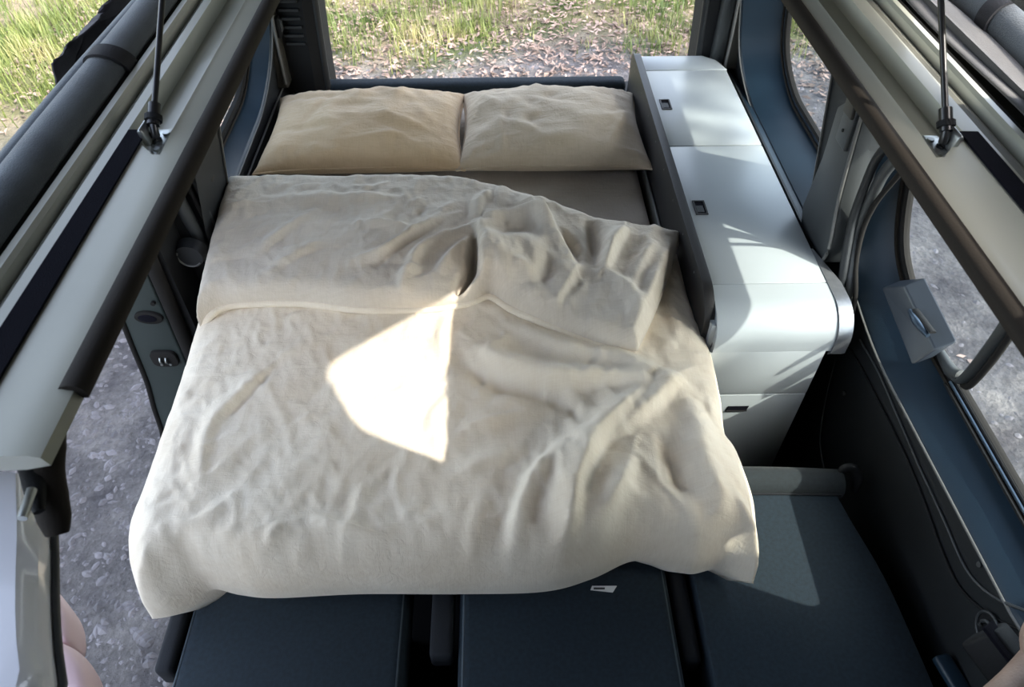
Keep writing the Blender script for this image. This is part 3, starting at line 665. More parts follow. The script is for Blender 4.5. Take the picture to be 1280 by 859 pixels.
# --- white panel with latch and thick seal at the lower left
wp = empty('white_side_panel')
ringsP = []
for y in np.linspace(.10, .425, 14):
    k = (y-.21)/(.40-.21)
    xe = -.388-.088*max(0, k)**.8 - .10*max(0, y-.36) + (.12*min(0, k))
    ringsP.append([(xe, y, 1.705), (xe-.004, y, 1.742), (xe-.018, y, 1.757), (xe-.040, y, 1.760), (xe-.052, y, 1.752), (xe-.10, y, 1.745), (xe-.17, y, 1.725), (xe-.19, y, 1.66), (xe-.10, y, 1.66)])
loft('panel_skin', ringsP, 'white_gloss', wp, smooth=True, caps=True, sharp=35)
tube('panel_gasket', [Vector(r_[0])+Vector((.002, 0, .014)) for r_ in ringsP[:-1]], .004, 'plastic_g', wp, n=8, sm=1)
sealp = [(72, 508), (66, 530), (60, 560), (58, 590), (62, 620), (68, 648), (72, 668)]
ps = [P(a, b, z=1.835-.010*i) for i, (a, b) in enumerate(sealp)]
tube('thick_seal', ps, [.004, .013, .0165, .0165, .0165, .015, .010], 'rubber_warm', wp, n=14, flat=.8)
lp = [P(a, b, z=1.81) for a, b in ((-10, 556), (10, 550), (28, 552), (38, 580), (44, 612), (49, 640))]
tube('latch_arm', lp, [.010, .011, .012, .012, .010, .005], 'plastic_k', wp, n=10, flat=.6)
q1 = P(18, 557, z=1.826); q2 = P(2, 566, z=1.826)
tube('latch_pin', [q1, q2], .004, 'steel', wp, n=8, sm=1); q = P(40, 612, z=1.822); tube('latch_spring', [q, q+Vector((.004, -.03, 0))], .0045, 'steel', wp, n=8, sm=1)
tag(wp, 'white curved panel with black latch at the lower left corner', 'panel')
pk = empty('pink_cushion')
def blob(name, px, z, th, m, parent):
    ring = [P(a, b, z=z) for a, b in px]; c = sum(ring, Vector())/len(ring); R_ = []
    for s_, dz in ((.9, -th), (1, -th*.5), (1, 0), (.93, th*.5), (.75, th*.85), (.45, th)):
        R_.append([c+(p-c)*s_+Vector((0, 0, dz)) for p in ring])
    return loft(name, R_, m, parent, smooth=True, caps=True, sharp=80)
def cl_(px, n=4): return [(p.x, p.y) for p in smoothpath([Vector((a, b, 0)) for a, b in px+[px[0]]], n)][:-1]
blob('upper_pad', cl_([(62, 728), (78, 748), (92, 768), (98, 790), (97, 815), (84, 815), (66, 800), (50, 770)]), 1.35, .03, 'pink', pk)
blob('lower_pad', cl_([(78, 804), (98, 815), (114, 835), (122, 858), (122, 890), (60, 890), (60, 820)]), 1.37, .03, 'pink', pk)
tag(pk, 'pale pink rounded padding poking out beside the white panel', 'cushion')

# ================================================================== BED
bb = empty('bed_base'); tag(bb, 'dark navy padded bed platform under the sheet', 'bed base')
box('platform', (-.722, .93, .88), (.468, 2.47, 1.035), 'navy', bb, .02, 3)
box('headboard_pad', (-.735, 2.435, 1.00), (.468, 2.50, 1.145), 'navy', bb, .02, 3)
box('support_frame', (-.68, .94, .50), (.42, 2.45, .88), 'plastic_k', bb, .01)
ms = empty('mattress'); tag(ms, 'mattress in a taupe linen sheet', 'mattress')
v = []; f = []; nx, ny = 60, 90
for j in range(ny+1):
    for i in range(nx+1):
        a, b_ = i/nx, j/ny; x = -.70+1.158*a; y = .70+1.73*b_
        d = min(a*1.155, (1-a)*1.155, b_*1.76, (1-b_)*1.76); e = min(1, d/.03)
        z = 1.045+.055*math.sqrt(1-(1-e)**2)+.003*mnoise.noise((x*4, y*9, 2))+.0025*mnoise.noise((x*22, y*6, 4))*e
        v.append((x, y, z))
for j in range(ny):
    for i in range(nx): k = j*(nx+1)+i; f.append((k, k+1, k+nx+2, k+nx+1))
mk('sheet_top', v, f, 'sheet', ms, True)
box('mattress_core', (-.695, .71, 1.035), (.455, 2.425, 1.06), 'sheet', ms, .008)
o = prism('trim_8', [(.460, 1.04), (.460, 1.108), (.463, 1.112), (.469, 1.108), (.469, 1.04)], 'y', 1.23, 2.42, 'edge', bev=.002); tag(o, 'pale grey edge strip between mattress and cabinet', kind='structure')

# ------------------------------------------------------------------ pillows
def pillow(cx, cy, z0, L, D, T, rz, tilt, m, label, seed):
    n = 64; mm = 46; v = []; f = []; R = random.Random(seed)
    wr = [(R.uniform(-.9, .9), R.uniform(-.9, .9), R.uniform(0, 3.14), R.uniform(.15, .5), R.uniform(.02, .05), R.uniform(-.008, .009)) for _ in range(40)]
    cr, sr = math.cos(rz), math.sin(rz); ct, st = math.cos(tilt), math.sin(tilt)
    def put(a, b, side):
        # pinched sides: corners reach out further than the middle of each side
        px = a*L/2*(1-.07*(1-b*b)*abs(a)**3); py = b*D/2*(1-.10*(1-a**4)*abs(b)**3)
        ea = max(0, 1-abs(a)**2.6); eb = max(0, 1-abs(b)**2.6)
        h = T*(ea*eb)**.42
        if side > 0: z = h*.62
        else: z = -h*.38
        if side > 0:
            fade = min(1, ea*3)*min(1, eb*3)
            for (u, w_, th, ln, wd, am) in wr:
                dx, dy = (a-u)*L/2, (b-w_)*D/2; s_ = dx*math.cos(th)+dy*math.sin(th); q = -dx*math.sin(th)+dy*math.cos(th)
                z += am*fade*math.exp(-(s_/(ln*.25))**2-(q/(wd*.5))**2)
            z += .010*fade*mnoise.noise((a*2.2+seed, b*2.2, 0))+.004*fade*mnoise.noise((a*8+seed, b*5, 3))
            # radiating seam gathers
            for q in (a, b):
                pass
            z += .004*math.sin(a*55+3*mnoise.noise((a*3, b*3, seed)))*max(0, abs(b)-.72)*fade*2.4 + .004*math.sin(b*42+3*mnoise.noise((a*3, b*3, seed+5)))*max(0, abs(a)-.78)*fade*2.4
        y2 = py*ct-z*st; z2 = py*st+z*ct
        return (cx+px*cr-y2*sr, cy+px*sr+y2*cr, z0+z2)
    def sp(i, k): t = 2*i/k-1; return math.copysign(abs(t)**.8, t)
    for side in (1, -1):
        for j in range(mm+1):
            for i in range(n+1): v.append(put(sp(i, n), sp(j, mm), side))
    S = (n+1)*(mm+1)
    for j in range(mm):
        for i in range(n):
            k = j*(n+1)+i; f.append((k, k+1, k+n+2, k+n+1)); f.append((S+k, S+k+n+1, S+k+n+2, S+k+1))
    root = empty('pillow'); 
    me = bpy.data.meshes.new('pillow_cover'); me.from_pydata(v, [], f); bm = bmesh.new(); bm.from_mesh(me); bmesh.ops.remove_doubles(bm, verts=bm.verts, dist=1e-5); bmesh.ops.recalc_face_normals(bm, faces=bm.faces); bm.to_mesh(me); bm.free()
    link('pillow_cover', me, m, root, True)
    rim = [put(sp(i, n), -1, 1) for i in range(n+1)]+[put(1, sp(j, mm), 1) for j in range(1, mm+1)]+[put(sp(i, n), 1, 1) for i in range(n-1, -1, -1)]+[put(-1, sp(j, mm), 1) for j in range(mm-1, -1, -1)]
    tube('seam', rim, .0035, m, root, n=6, sm=1)
    return tag(root, label, 'pillow', 'pillows at the head of the bed')
pillow(-.423, 2.105, 1.154, .640, .46, .138, .012, .0, 'pillow', 'plump tan linen pillow next to the left wall', 3)
pillow(.176, 2.105, 1.154, .600, .46, .140, -.012, .0, 'pillow2', 'greyish oat linen pillow next to the white cabinet', 8)

# ------------------------------------------------------------------ duvet
def resamp(pts, n):
    p = np.array([tuple(q) for q in smoothpath(pts, 8)]); d = np.r_[0, np.cumsum(np.linalg.norm(np.diff(p, axis=0), axis=1))]; t = np.linspace(0, d[-1], n)
    return np.stack([np.interp(t, d, p[:, k]) for k in range(p.shape[1])], 1)
def coons(left, right, foot, top, nu, nv):
    """left/right run top->foot, foot/top run left->right; returns (nv,nu,3)"""
    Lc, Rc, Fc, Tc = resamp(left, nv), resamp(right, nv), resamp(foot, nu), resamp(top, nu)
    u = np.linspace(0, 1, nu)[None, :, None]; v = np.linspace(0, 1, nv)[:, None, None]
    S = (1-u)*Lc[:, None]+u*Rc[:, None]+(1-v)*Tc[None]+v*Fc[None]
    return S-((1-u)*(1-v)*Tc[0]+u*(1-v)*Tc[-1]+(1-u)*v*Fc[0]+u*v*Fc[-1])
def segdist(X, Y, pl):
    """distance, signed side and run length (0..1) to a polyline"""
    best = np.full(X.shape, 1e9); side = np.zeros(X.shape); run = np.zeros(X.shape)
    seg = np.linalg.norm(np.diff(pl, axis=0), axis=1); cum = np.r_[0, np.cumsum(seg)]
    for i in range(len(pl)-1):
        a, b = pl[i], pl[i+1]; d = b-a; l2 = d@d+1e-12
        t = np.clip(((X-a[0])*d[0]+(Y-a[1])*d[1])/l2, 0, 1); qx = X-(a[0]+t*d[0]); qy = Y-(a[1]+t*d[1]); dist = np.hypot(qx, qy)
        m_ = dist < best; best[m_] = dist[m_]; side[m_] = np.sign(d[0]*qy-d[1]*qx)[m_]; run[m_] = ((cum[i]+t*seg[i])/cum[-1])[m_]
    return best, side, run
def ridges(X, Y, specs, zpl):
    Z = np.zeros(X.shape)
    for px, amp, wl_, wr_ in specs:
        pl = resamp([P(a, b, z=zpl) for a, b in px], 24)[:, :2]
        d, s_, t = segdist(X, Y, pl); wd = np.where(s_ > 0, wl_, wr_)
        taper = np.clip(np.sin(np.pi*np.clip(t, .02, .98)), 0, 1)**.5
        Z += 1.75*amp*taper*np.exp(-(d/wd)**2)
    return Z
def fbm(X, Y, sx, sy, rot, seed, octv=4, ridged=False):
    c, s_ = math.cos(rot), math.sin(rot); out = np.zeros(X.shape); fx = X.ravel(); fy = Y.ravel(); o_ = out.ravel(); amp = 1.; tot = 0.
    for k in range(octv):
        vals = np.array([mnoise.noise(((x*c+y*s_)*sx*2**k+seed, (-x*s_+y*c)*sy*2**k, seed*1.7+k)) for x, y in zip(fx, fy)])
        if ridged: vals = 1-2*np.abs(vals)
        o_ += amp*vals; tot += amp; amp *= .5
    return (o_/tot).reshape(X.shape)
def creases(X, Y, n, seed, amp=.0035, flow=.8, lo=.05, hi_=.17):
    """many short pressed creases with a sharp side and a soft side"""
    R = random.Random(seed); Z = np.zeros(X.shape); x0, x1, y0, y1 = X.min(), X.max(), Y.min(), Y.max()
    for _ in range(n):
        cx_, cy_ = R.uniform(x0, x1), R.uniform(y0, y1); th = flow+1.3*mnoise.noise((cx_*1.6+seed, cy_*1.6, 7))+R.gauss(0, .35); L_ = R.uniform(lo, hi_); bend = R.uniform(-.25, .25)
        d0 = np.array((math.cos(th), math.sin(th))); d1 = np.array((-d0[1], d0[0])); c = np.array((cx_, cy_))
        pl = np.array([c+d0*L_*t+d1*L_*bend*(1-4*t*t) for t in np.linspace(-.5, .5, 7)])
        m_ = (np.abs(X-cx_) < L_+.06) & (np.abs(Y-cy_) < L_+.06)
        if not m_.any(): continue
        d, sd, t = segdist(X[m_], Y[m_], pl); w1, w2 = R.uniform(.005, .009), R.uniform(.012, .028)
        Z[m_] += R.choice((1, 1, -.7))*amp*R.uniform(.5, 1.5)*np.sin(np.pi*np.clip(t, .01, .99))*np.exp(-(d/np.where(sd > 0, w1, w2))**2)
    return Z
def quilt(name, grid, zt, edge_w, rz, parent, m, under, puff=.0):
    nv, nu = grid.shape[:2]; X, Y, Zb = grid[..., 0], grid[..., 1], grid[..., 2]
    def dl(a, b): return np.hypot(a[..., 0]-b[..., 0], a[..., 1]-b[..., 1])
    W = dl(grid[:, 0], grid[:, -1])[:, None]; H = dl(grid[0], grid[-1])[None]
    u = np.linspace(0, 1, nu)[None]; v_ = np.linspace(0, 1, nv)[:, None]
    d = np.minimum(np.minimum(u*W, (1-u)*W), np.minimum(v_*H, (1-v_)*H))
    e = np.clip(d/edge_w, 0, 1); prof = np.sqrt(np.clip(1-(1-e)**2, 0, 1))
    fade = np.clip(d/.022, 0, 1)
    Z = Zb+(zt-Zb)*prof+rz*fade
    verts = np.stack([X, Y, Z], -1).reshape(-1, 3)
    f = []
    for j in range(nv-1):
        for i in range(nu-1): k = j*nu+i; f.append((k, k+nu, k+nu+1, k+1))
    ring = list(range(nu))+[j*nu+nu-1 for j in range(1, nv)]+[(nv-1)*nu+i for i in range(nu-2, -1, -1)]+[j*nu for j in range(nv-2, 0, -1)]
    base = len(verts); cen = verts[ring].mean(0); vv = verts.tolist()
    for r_ in ring:
        p = verts[r_]; q = p+(cen-p)*.06; vv.append([q[0], q[1], p[2]-under])
    n = len(ring)
    for i in range(n): f.append((ring[i], ring[(i+1) % n], base+(i+1) % n, base+i))
    vv.append([cen[0], cen[1], float(np.mean([q[2] for q in vv[base:]]))]); c_ = len(vv)-1
    for i in range(n): f.append((base+i, base+(i+1) % n, c_))
    o = mk(name, vv, f, m, parent, True); return o
dv_ = empty('duvet'); tag(dv_, 'rumpled cream linen duvet with its top edge folded back', 'duvet')
def pz(lst): return [P(a, b, z=z) for a, b, z in lst]
NU, NV = 230, 230
left = pz([(285, 300, 1.13), (262, 350, 1.12), (252, 400, 1.11), (230, 485, 1.09), (206, 560, 1.08), (182, 632, 1.07), (169, 672, 1.06), (172, 720, 1.03), (190, 774, 1.00)])
right = pz([(850, 320, 1.15), (862, 380, 1.13), (885, 440, 1.12), (900, 500, 1.12), (906, 556, 1.10), (921, 588, 1.08), (938, 640, 1.06), (941, 690, 1.03), (942, 730, 1.00)])
foot = pz([(190, 774, 1.00), (215, 770, 1.00), (242, 756, 1.0), (264, 737, 1.02), (300, 744, 1.0), (345, 748, 1.0), (450, 743, 1.0), (575, 743, 1.0), (680, 740, 1.0), (740, 724, 1.0), (790, 702, 1.02), (830, 708, 1.01), (862, 718, 1.0), (900, 712, 1.0), (942, 730, 1.0)])
top = pz([(285, 300, 1.13), (450, 300, 1.16), (650, 305, 1.16), (850, 320, 1.15)])
G = coons(left, right, foot, top, NU, NV); X, Y = G[..., 0], G[..., 1]
low = [
 ([(804, 484), (772, 520), (745, 550), (722, 600), (710, 660), (700, 705)], .030, .018, .045),
 ([(852, 474), (800, 520), (765, 545)], .020, .015, .03),
 ([(790, 570), (770, 620), (738, 675), (722, 715)], .026, .016, .05),
 ([(712, 552), (672, 590), (650, 636), (636, 690)], .017, .03, .014),
 ([(590, 430), (630, 455), (690, 475), (777, 476), (820, 485)], .022, .035, .018),
 ([(575, 450), (615, 478), (665, 490), (714, 512)], -.014, .02, .02),
 ([(640, 405), (700, 435), (780, 455), (850, 490)], .014, .03, .02),
 ([(580, 535), (625, 522), (665, 512)], .008, .012, .02),
 ([(829, 552), (842, 585), (856, 615)], -.014, .018, .018),
 ([(850, 500), (872, 545), (890, 600), (915, 660)], .014, .03, .03),
 ([(792, 672), (808, 700), (820, 715)], -.02, .012, .02),
 ([(760, 690), (720, 722), (690, 735)], .012, .02, .02),
 ([(334, 460), (296, 497), (262, 537), (247, 610)], .007, .012, .02),
 ([(348, 450), (320, 485), (285, 520)], -.005, .008, .01),
 ([(386, 640), (429, 655), (490, 668)], .007, .008, .02),
 ([(228, 715), (250, 728), (270, 738)], .016, .014, .018),
 ([(210, 735), (225, 752), (240, 765)], -.010, .012, .012),
 ([(420, 690), (520, 705), (600, 700)], .007, .02, .02),
 ([(560, 390), (552, 420), (556, 450)], .006, .010, .012),
 ([(600, 620), (590, 670), (575, 720)], .007, .018, .02),
 ([(640, 560), (600, 580), (560, 600)], .006, .015, .02),
 ([(690, 700), (660, 712), (640, 735)], .010, .012, .02),
 ([(870, 650), (900, 690), (935, 715)], .010, .014, .02),
 ([(450, 430), (470, 470), (480, 530)], .004, .02, .02),
]
rz = ridges(X, Y, low, 1.18)
rz += .014*fbm(X, Y, 3.2, 3.2, .5, 11, 2) + .008*fbm(X, Y, 7, 15, .9, 4, 3) + .0045*fbm(X, Y, 26, 14, .2, 8, 2, True)
rmask = np.clip((X-.0)/.25, 0, 1)
rz += .007*rmask*fbm(X, Y, 14, 7, .7, 15, 2, True)
rz += creases(X, Y, 110, 5, .0040, .9) + creases(X, Y, 50, 17, .006, 1.9, .08, .2)*np.clip((X+.25)/.4, .25, 1)
quilt('duvet_body', G, 1.175, .085, rz, dv_, 'duvet', .04)
# folded back flap
left = pz([(288, 240, 1.17), (276, 280, 1.17), (264, 330, 1.17), (250, 412, 1.16)])
right = pz([(851, 296, 1.20), (840, 335, 1.20), (820, 390, 1.20), (797, 439, 1.20)])
foot = pz([(250, 412, 1.16), (262, 391, 1.19), (290, 380, 1.195), (370, 377, 1.195), (450, 385, 1.195), (530, 385, 1.195), (585, 377, 1.195), (612, 368, 1.195), (640, 384, 1.195), (690, 406, 1.195), (745, 428, 1.195), (797, 439, 1.20)])
top = pz([(288, 240, 1.17), (310, 233, 1.18), (380, 230, 1.185), (470, 231, 1.185), (560, 234, 1.185), (620, 243, 1.185), (680, 259, 1.19), (740, 280, 1.19), (790, 287, 1.195), (851, 296, 1.20)])
G2 = coons(left, right, foot, top, 240, 130); X, Y = G2[..., 0], G2[..., 1]
hi = [
 ([(603, 284), (600, 310), (605, 340), (620, 370)], .034, .050, .010),
 ([(600, 282), (640, 275), (672, 275), (696, 302), (716, 332)], .026, .016, .05),
 ([(594, 300), (588, 335), (566, 364)], -.036, .016, .013),
 ([(690, 285), (722, 318), (705, 355), (690, 378)], -.012, .018, .018),
 ([(735, 272), (742, 300), (744, 332)], -.022, .02, .016),
 ([(782, 285), (768, 310), (754, 338)], .026, .012, .03),
 ([(728, 322), (708, 356), (690, 383)], .020, .012, .03),
 ([(752, 336), (790, 370), (800, 410)], .012, .02, .03),
 ([(650, 246), (676, 268), (700, 300)], .014, .014, .03),
 ([(612, 238), (600, 255), (596, 278)], .008, .012, .02),
 ([(388, 266), (345, 298), (320, 318)], .008, .014, .02),
 ([(410, 300), (360, 325), (330, 345)], .006, .012, .02),
 ([(453, 281), (485, 284), (515, 292)], .010, .012, .02),
 ([(440, 330), (484, 318), (520, 294), (556, 270)], .013, .014, .018),
 ([(500, 366), (520, 326), (548, 304), (590, 288)], .015, .016, .02),
 ([(470, 335), (505, 312), (545, 285)], -.008, .008, .008),
 ([(545, 345), (570, 320), (590, 300)], .016, .014, .02),
 ([(820, 300), (800, 330), (790, 360)], .008, .014, .02),
 ([(840, 310), (815, 360), (800, 420)], .010, .014, .02),
 ([(330, 250), (420, 248), (520, 252)], .008, .02, .03),
 ([(640, 340), (660, 350), (672, 372)], .008, .02, .02),
]
rz = ridges(X, Y, hi, 1.24)
bl = P(648, 325, z=1.24); rz += .042*np.exp(-(((X-bl.x)/.07)**2+((Y-bl.y)/.08)**2)**2)
rz += .014*fbm(X, Y, 3.2, 3.2, .5, 31, 2) + .009*fbm(X, Y, 7, 15, .9, 24, 3) + .005*fbm(X, Y, 24, 13, .2, 28, 2, True)
rz += creases(X, Y, 90, 9, .0045, .6) + creases(X, Y, 26, 23, .007, 2.0, .07, .16)*np.clip((X+.3)/.3, .3, 1)
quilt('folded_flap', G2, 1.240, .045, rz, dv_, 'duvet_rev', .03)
hem = [P(a, b, z=z-.008) for a, b, z in ((254, 410, 1.165), (264, 393, 1.19), (290, 381, 1.195), (370, 378, 1.195), (450, 386, 1.195), (530, 386, 1.195), (585, 378, 1.195), (612, 370, 1.195), (640, 386, 1.195), (690, 408, 1.195), (745, 430, 1.195), (794, 440, 1.195))]
tube('hem', hem, .013, 'duvet', dv_, n=10, sm=6, flat=.8)

# ================================================================== CABINET
cb = empty('cabinet'); tag(cb, 'long white cabinet with flush lids beside the bed', 'cabinet')
X0, X1, ZT = .495, .775, 1.25
# carcass: side profile (y,z) swept in x, front end rounded
prof = [(2.415, .52), (2.415, ZT-.022), (1.20, ZT-.022), (1.145, ZT-.045), (1.135, ZT-.08), (1.135, .52)]
prism('carcass', prof, 'x', X0+.002, X1-.004, 'plastic_g', cb)
def lid(name, y0, y1, x1=X1, **k):
    o = box(name, (X0, y0+.0012, ZT-.022), (x1, y1-.0012, ZT), 'white_lam', cb, .0022); return o
poly = [(X0, 2.315), (X1+.004, 2.315), (X1-.02, 2.385), (.715, 2.418), (X0, 2.418)]
prism('rear_fillet', poly, 'z', ZT-.022, ZT, 'white_lam', cb, bev=.002)
l1 = lid('lid', 1.848, 2.312); l2 = lid('lid', 1.249, 1.845)
def grip(px, parent):
    q = [P(a, b, z=ZT+.0005) for a, b in px]
    x0, x1_ = min(p.x for p in q), max(p.x for p in q); y0, y1_ = min(p.y for p in q), max(p.y for p in q)
    h = empty('pull'); h.parent = parent
    holed('pull_rim', [(x0, y0), (x1_, y0), (x1_, y1_), (x0, y1_)], [[(x0+.005, y0+.004), (x1_-.004, y0+.004), (x1_-.004, y1_-.004), (x0+.005, y1_-.004)]], lambda a, b: (a, b, ZT+.0005), 'plastic_k', h, thick=(0, 0, .003))
    return h
def pull(cx_, cy_, parent):
    a, b = .016, .030
    o = holed('pull_rim', [(cx_-a, cy_-b), (cx_+a, cy_-b), (cx_+a, cy_+b), (cx_-a, cy_+b)], [[(cx_-a+.005, cy_-b+.004), (cx_+a-.004, cy_-b+.004), (cx_+a-.004, cy_+b-.004), (cx_-a+.005, cy_+b-.004)]], lambda p, q: (p, q, ZT-.001), 'anthracite', parent, thick=(0, 0, .004))
    box('pull_well', (cx_-a+.004, cy_-b+.003, ZT-.002), (cx_+a-.003, cy_+b-.003, ZT+.0008), 'velcro', o); box('pull_flap', (cx_-a+.006, cy_-b+.010, ZT+.0005), (cx_+a-.008, cy_+b-.022, ZT+.002), 'plastic', o)
q = P(832, 131, z=ZT); pull(q.x, q.y, l1); q = P(875, 260, z=ZT); pull(q.x, q.y, l2)
# bullnose front
bn = []; Rn = .075
for i in range(13):
    a = math.pi/2*i/12; bn.append((1.198-Rn*math.sin(a)*1.03, ZT-Rn+Rn*math.cos(a)))
outp = [(1.2465, ZT)]+bn; inn = [(y+.012*(1 if i else 0), z-.014) for i, (y, z) in enumerate(outp)]
outp = [(1.2465, ZT)]+bn+[(1.1207, ZT-.10)]
prism('rounded_nose', outp+[(1.135, ZT-.10), (1.135, ZT-.085), (1.2465, ZT-.03)], 'x', X0, X1, 'white_lam', cb)
cb.children[-1].data.polygons.foreach_set('use_smooth', [True]*len(cb.children[-1].data.polygons)); cb.children[-1].data.set_sharp_from_angle(angle=math.radians(30))
box('front_panel', (X0-.012, 1.1207, .993), (X1-.012, 1.139, ZT-.1002), 'white_lam', cb, .0015)
dr = box('drawer_front', (X0-.012, 1.1207, .55), (X1-.012, 1.139, .990), 'white_lam', cb, .0015)
q = P(922, 509.5, y=1.1207)
hm = prism('drawer_slot', [(q.x-.028, q.z-.009), (q.x+.024, q.z-.009), (q.x+.027, q.z+.006), (q.x-.026, q.z+.006)], 'y', 1.1185, 1.125, 'velcro', dr)
prism('slot_lip', [(q.x-.029, q.z-.012), (q.x+.025, q.z-.012), (q.x+.025, q.z-.009), (q.x-.028, q.z-.009)], 'y', 1.1165, 1.125, 'anthracite', dr)
# aluminium corner edging on the wall side
ap = [(1.372, ZT+.0015), (1.2465, ZT+.002)]+[(y-.004, z+.003) for y, z in bn]+[(1.1165, ZT-.105)]
rings = []
for i, (y, z) in enumerate(ap):
    t = min(1, i/1.0); x1_ = X1+.002+.030*min(1, t) if i else X1+.003
    rings.append([(X1-.001, y, z), (x1_, y, z), (x1_, y+.012, z-.016), (X1-.001, y+.012, z-.016)])
loft('edge_profile', rings, 'alu', cb, caps=True, smooth=True, sharp=35)
box('edge_joint', (X1-.003, 1.150, ZT-.068), (X1+.0005, 1.2, ZT-.02), 'plastic_k', cb)
# anthracite side wall with rounded top rail towards the bed
sp_ = roundpoly([(2.428, .60), (2.428, 1.272), (1.215, 1.272), (1.155, 1.225), (1.155, 1.15), (1.20, 1.09), (1.20, .60)], [.005, .05, .03, .03, .03, .02, .005], 5)
sw_ = prism('side_wall', [(p.x, p.y) for p in sp_], 'x', .470, .4938, 'anthracite', cb, bev=.009, seg=3)
for y in np.linspace(1.30, 2.32, 8):
    tube('screw_cap', [(.469, y, 1.243), (.4705, y, 1.243)], .0028, 'edge', cb, n=8, sm=1)
prism('return_panel', [(.484, .55), (.4945, .55), (.4945, ZT-.03), (.484, ZT-.03)], 'y', 1.1395, 1.199, 'white_lam', cb)

# ================================================================== SEATS
def cushion(name, x0, x1, y0, y1, z0, z1, m, parent, bev=.025, crown=.01):
    o = box(name, (x0, y0, z0), (x1, y1, z1), m, parent, bev, 4)
    return o
def piping(x, y0, y1, z, parent):
    tube('piping', [(x, y0, z), (x, (y0+y1)/2, z+.001), (x, y1, z)], .0032, 'navy_s', parent, n=6, sm=1)
s1 = empty('seat_cushion'); cushion('pad', -.645, -.200, -.05, .80, .83, .95, 'navy', s1); piping(-.636, -.02, .78, .943, s1); piping(-.212, -.02, .78, .943, s1)
box('seat_frame', (-.60, 0, .50), (-.24, .72, .83), 'plastic_k', s1, .01)
tag(s1, 'navy seat cushion beside the sliding door', 'seat cushion', 'navy seat cushions')
s2 = empty('seat_cushion'); cushion('pad', -.095, .345, -.05, .80, .83, .95, 'navy', s2); piping(-.084, -.02, .78, .943, s2); piping(.333, -.02, .78, .943, s2)
box('seat_frame', (-.05, 0, .50), (.30, .72, .83), 'plastic_k', s2, .01)
q = P(740, 733, z=.951); q2 = P(771, 733, z=.951); q3 = P(766, 741, z=.951); q4 = P(738, 738, z=.951)
lab = mk('care_label', [q, q2, q3, q4]+[p+Vector((0, 0, .002)) for p in (q, q2, q3, q4)], [(0, 1, 2, 3), (4, 5, 6, 7), (0, 1, 5, 4), (1, 2, 6, 5), (2, 3, 7, 6), (3, 0, 4, 7)], 'tagw', s2); lab['label'] = 'small white label'
q = P(742, 734.5, z=.9535); q2 = P(756, 734.5, z=.9535); q3 = P(756, 737, z=.9535); q4 = P(742, 737, z=.9535)
mk('label_print', [q, q2, q3, q4], [(0, 1, 2, 3)], 'tagk', lab)
tag(s2, 'navy middle seat cushion with a small white label', 'seat cushion', 'navy seat cushions')
s3 = empty('seat_cushion')
prism('pad', [(p.x, p.y) for p in roundpoly([(.398, -.05), (.812, -.05), (.815, .45), (.805, .66), (.775, .80), (.762, .90), (.44, .905), (.40, .86)], [.02, .03, .05, .1, .06, .03, .03, .03], 4)], 'z', .83, .95, 'navy', s3, bev=.02, seg=4)
tube('rear_bolster', [(.42, .895, .945), (.55, .897, .949), (.68, .893, .947), (.785, .888, .943)], .034, 'navy_l', s3, n=18)
tube('bolster_seam', [(.41, .858, .9525), (.60, .859, .9535), (.775, .853, .9525)], .0028, 'black_fab', s3, n=6)
box('seat_frame', (.44, 0, .50), (.76, .84, .83), 'plastic_k', s3, .01)
q = Vector((.800, .900, .955)); tube('hinge_loop', [q+Vector((-.012, 0, -.03)), q+Vector((-.010, .006, .02)), q+Vector((.008, .004, .028)), q+Vector((.024, -.006, .008)), q+Vector((.026, -.016, -.03))], .009, 'plastic', s3, n=10, flat=1.6)
tag(s3, 'wide navy seat cushion below the white cabinet end', 'seat cushion', 'navy seat cushions')
ar = empty('armrest'); box('arm_pad', (-.682, .495, .885), (-.648, .72, .955), 'black_fab', ar, .010, 3); box('arm_bracket', (-.676, .60, .86), (-.655, .70, .90), 'plastic_k', ar)
tag(ar, 'slim black armrest at the door side of the left seat', 'armrest', 'black armrests')
ar = empty('armrest'); box('arm_pad', (-.152, .515, .885), (-.106, .72, .945), 'black_fab', ar, .010, 3); box('arm_bracket', (-.14, .60, .86), (-.118, .70, .90), 'plastic_k', ar)
tag(ar, 'black armrest in the gap between left and middle seat', 'armrest', 'black armrests')
ar = empty('armrest'); box('arm_pad', (.355, .50, .865), (.39, .72, .925), 'black_fab', ar, .010, 3); box('arm_bracket', (.362, .60, .84), (.384, .70, .88), 'plastic_k', ar)
tag(ar, 'black armrest in the gap between middle and right seat', 'armrest', 'black armrests')
sill_ = empty('door_sill')
for k in range(4): box('tread_rib', (-.742+.020*k, -.2, .640), (-.732+.020*k, 1.30, .648), 'reflector' if k % 2 == 0 else 'plastic_b', sill_, .003)
box('tread', (-.75, -.2, .50), (-.655, 1.30, .640), 'plastic_b', sill_, .006)
tag(sill_, 'ribbed blue grey sill strip under the left armrest', 'door sill')
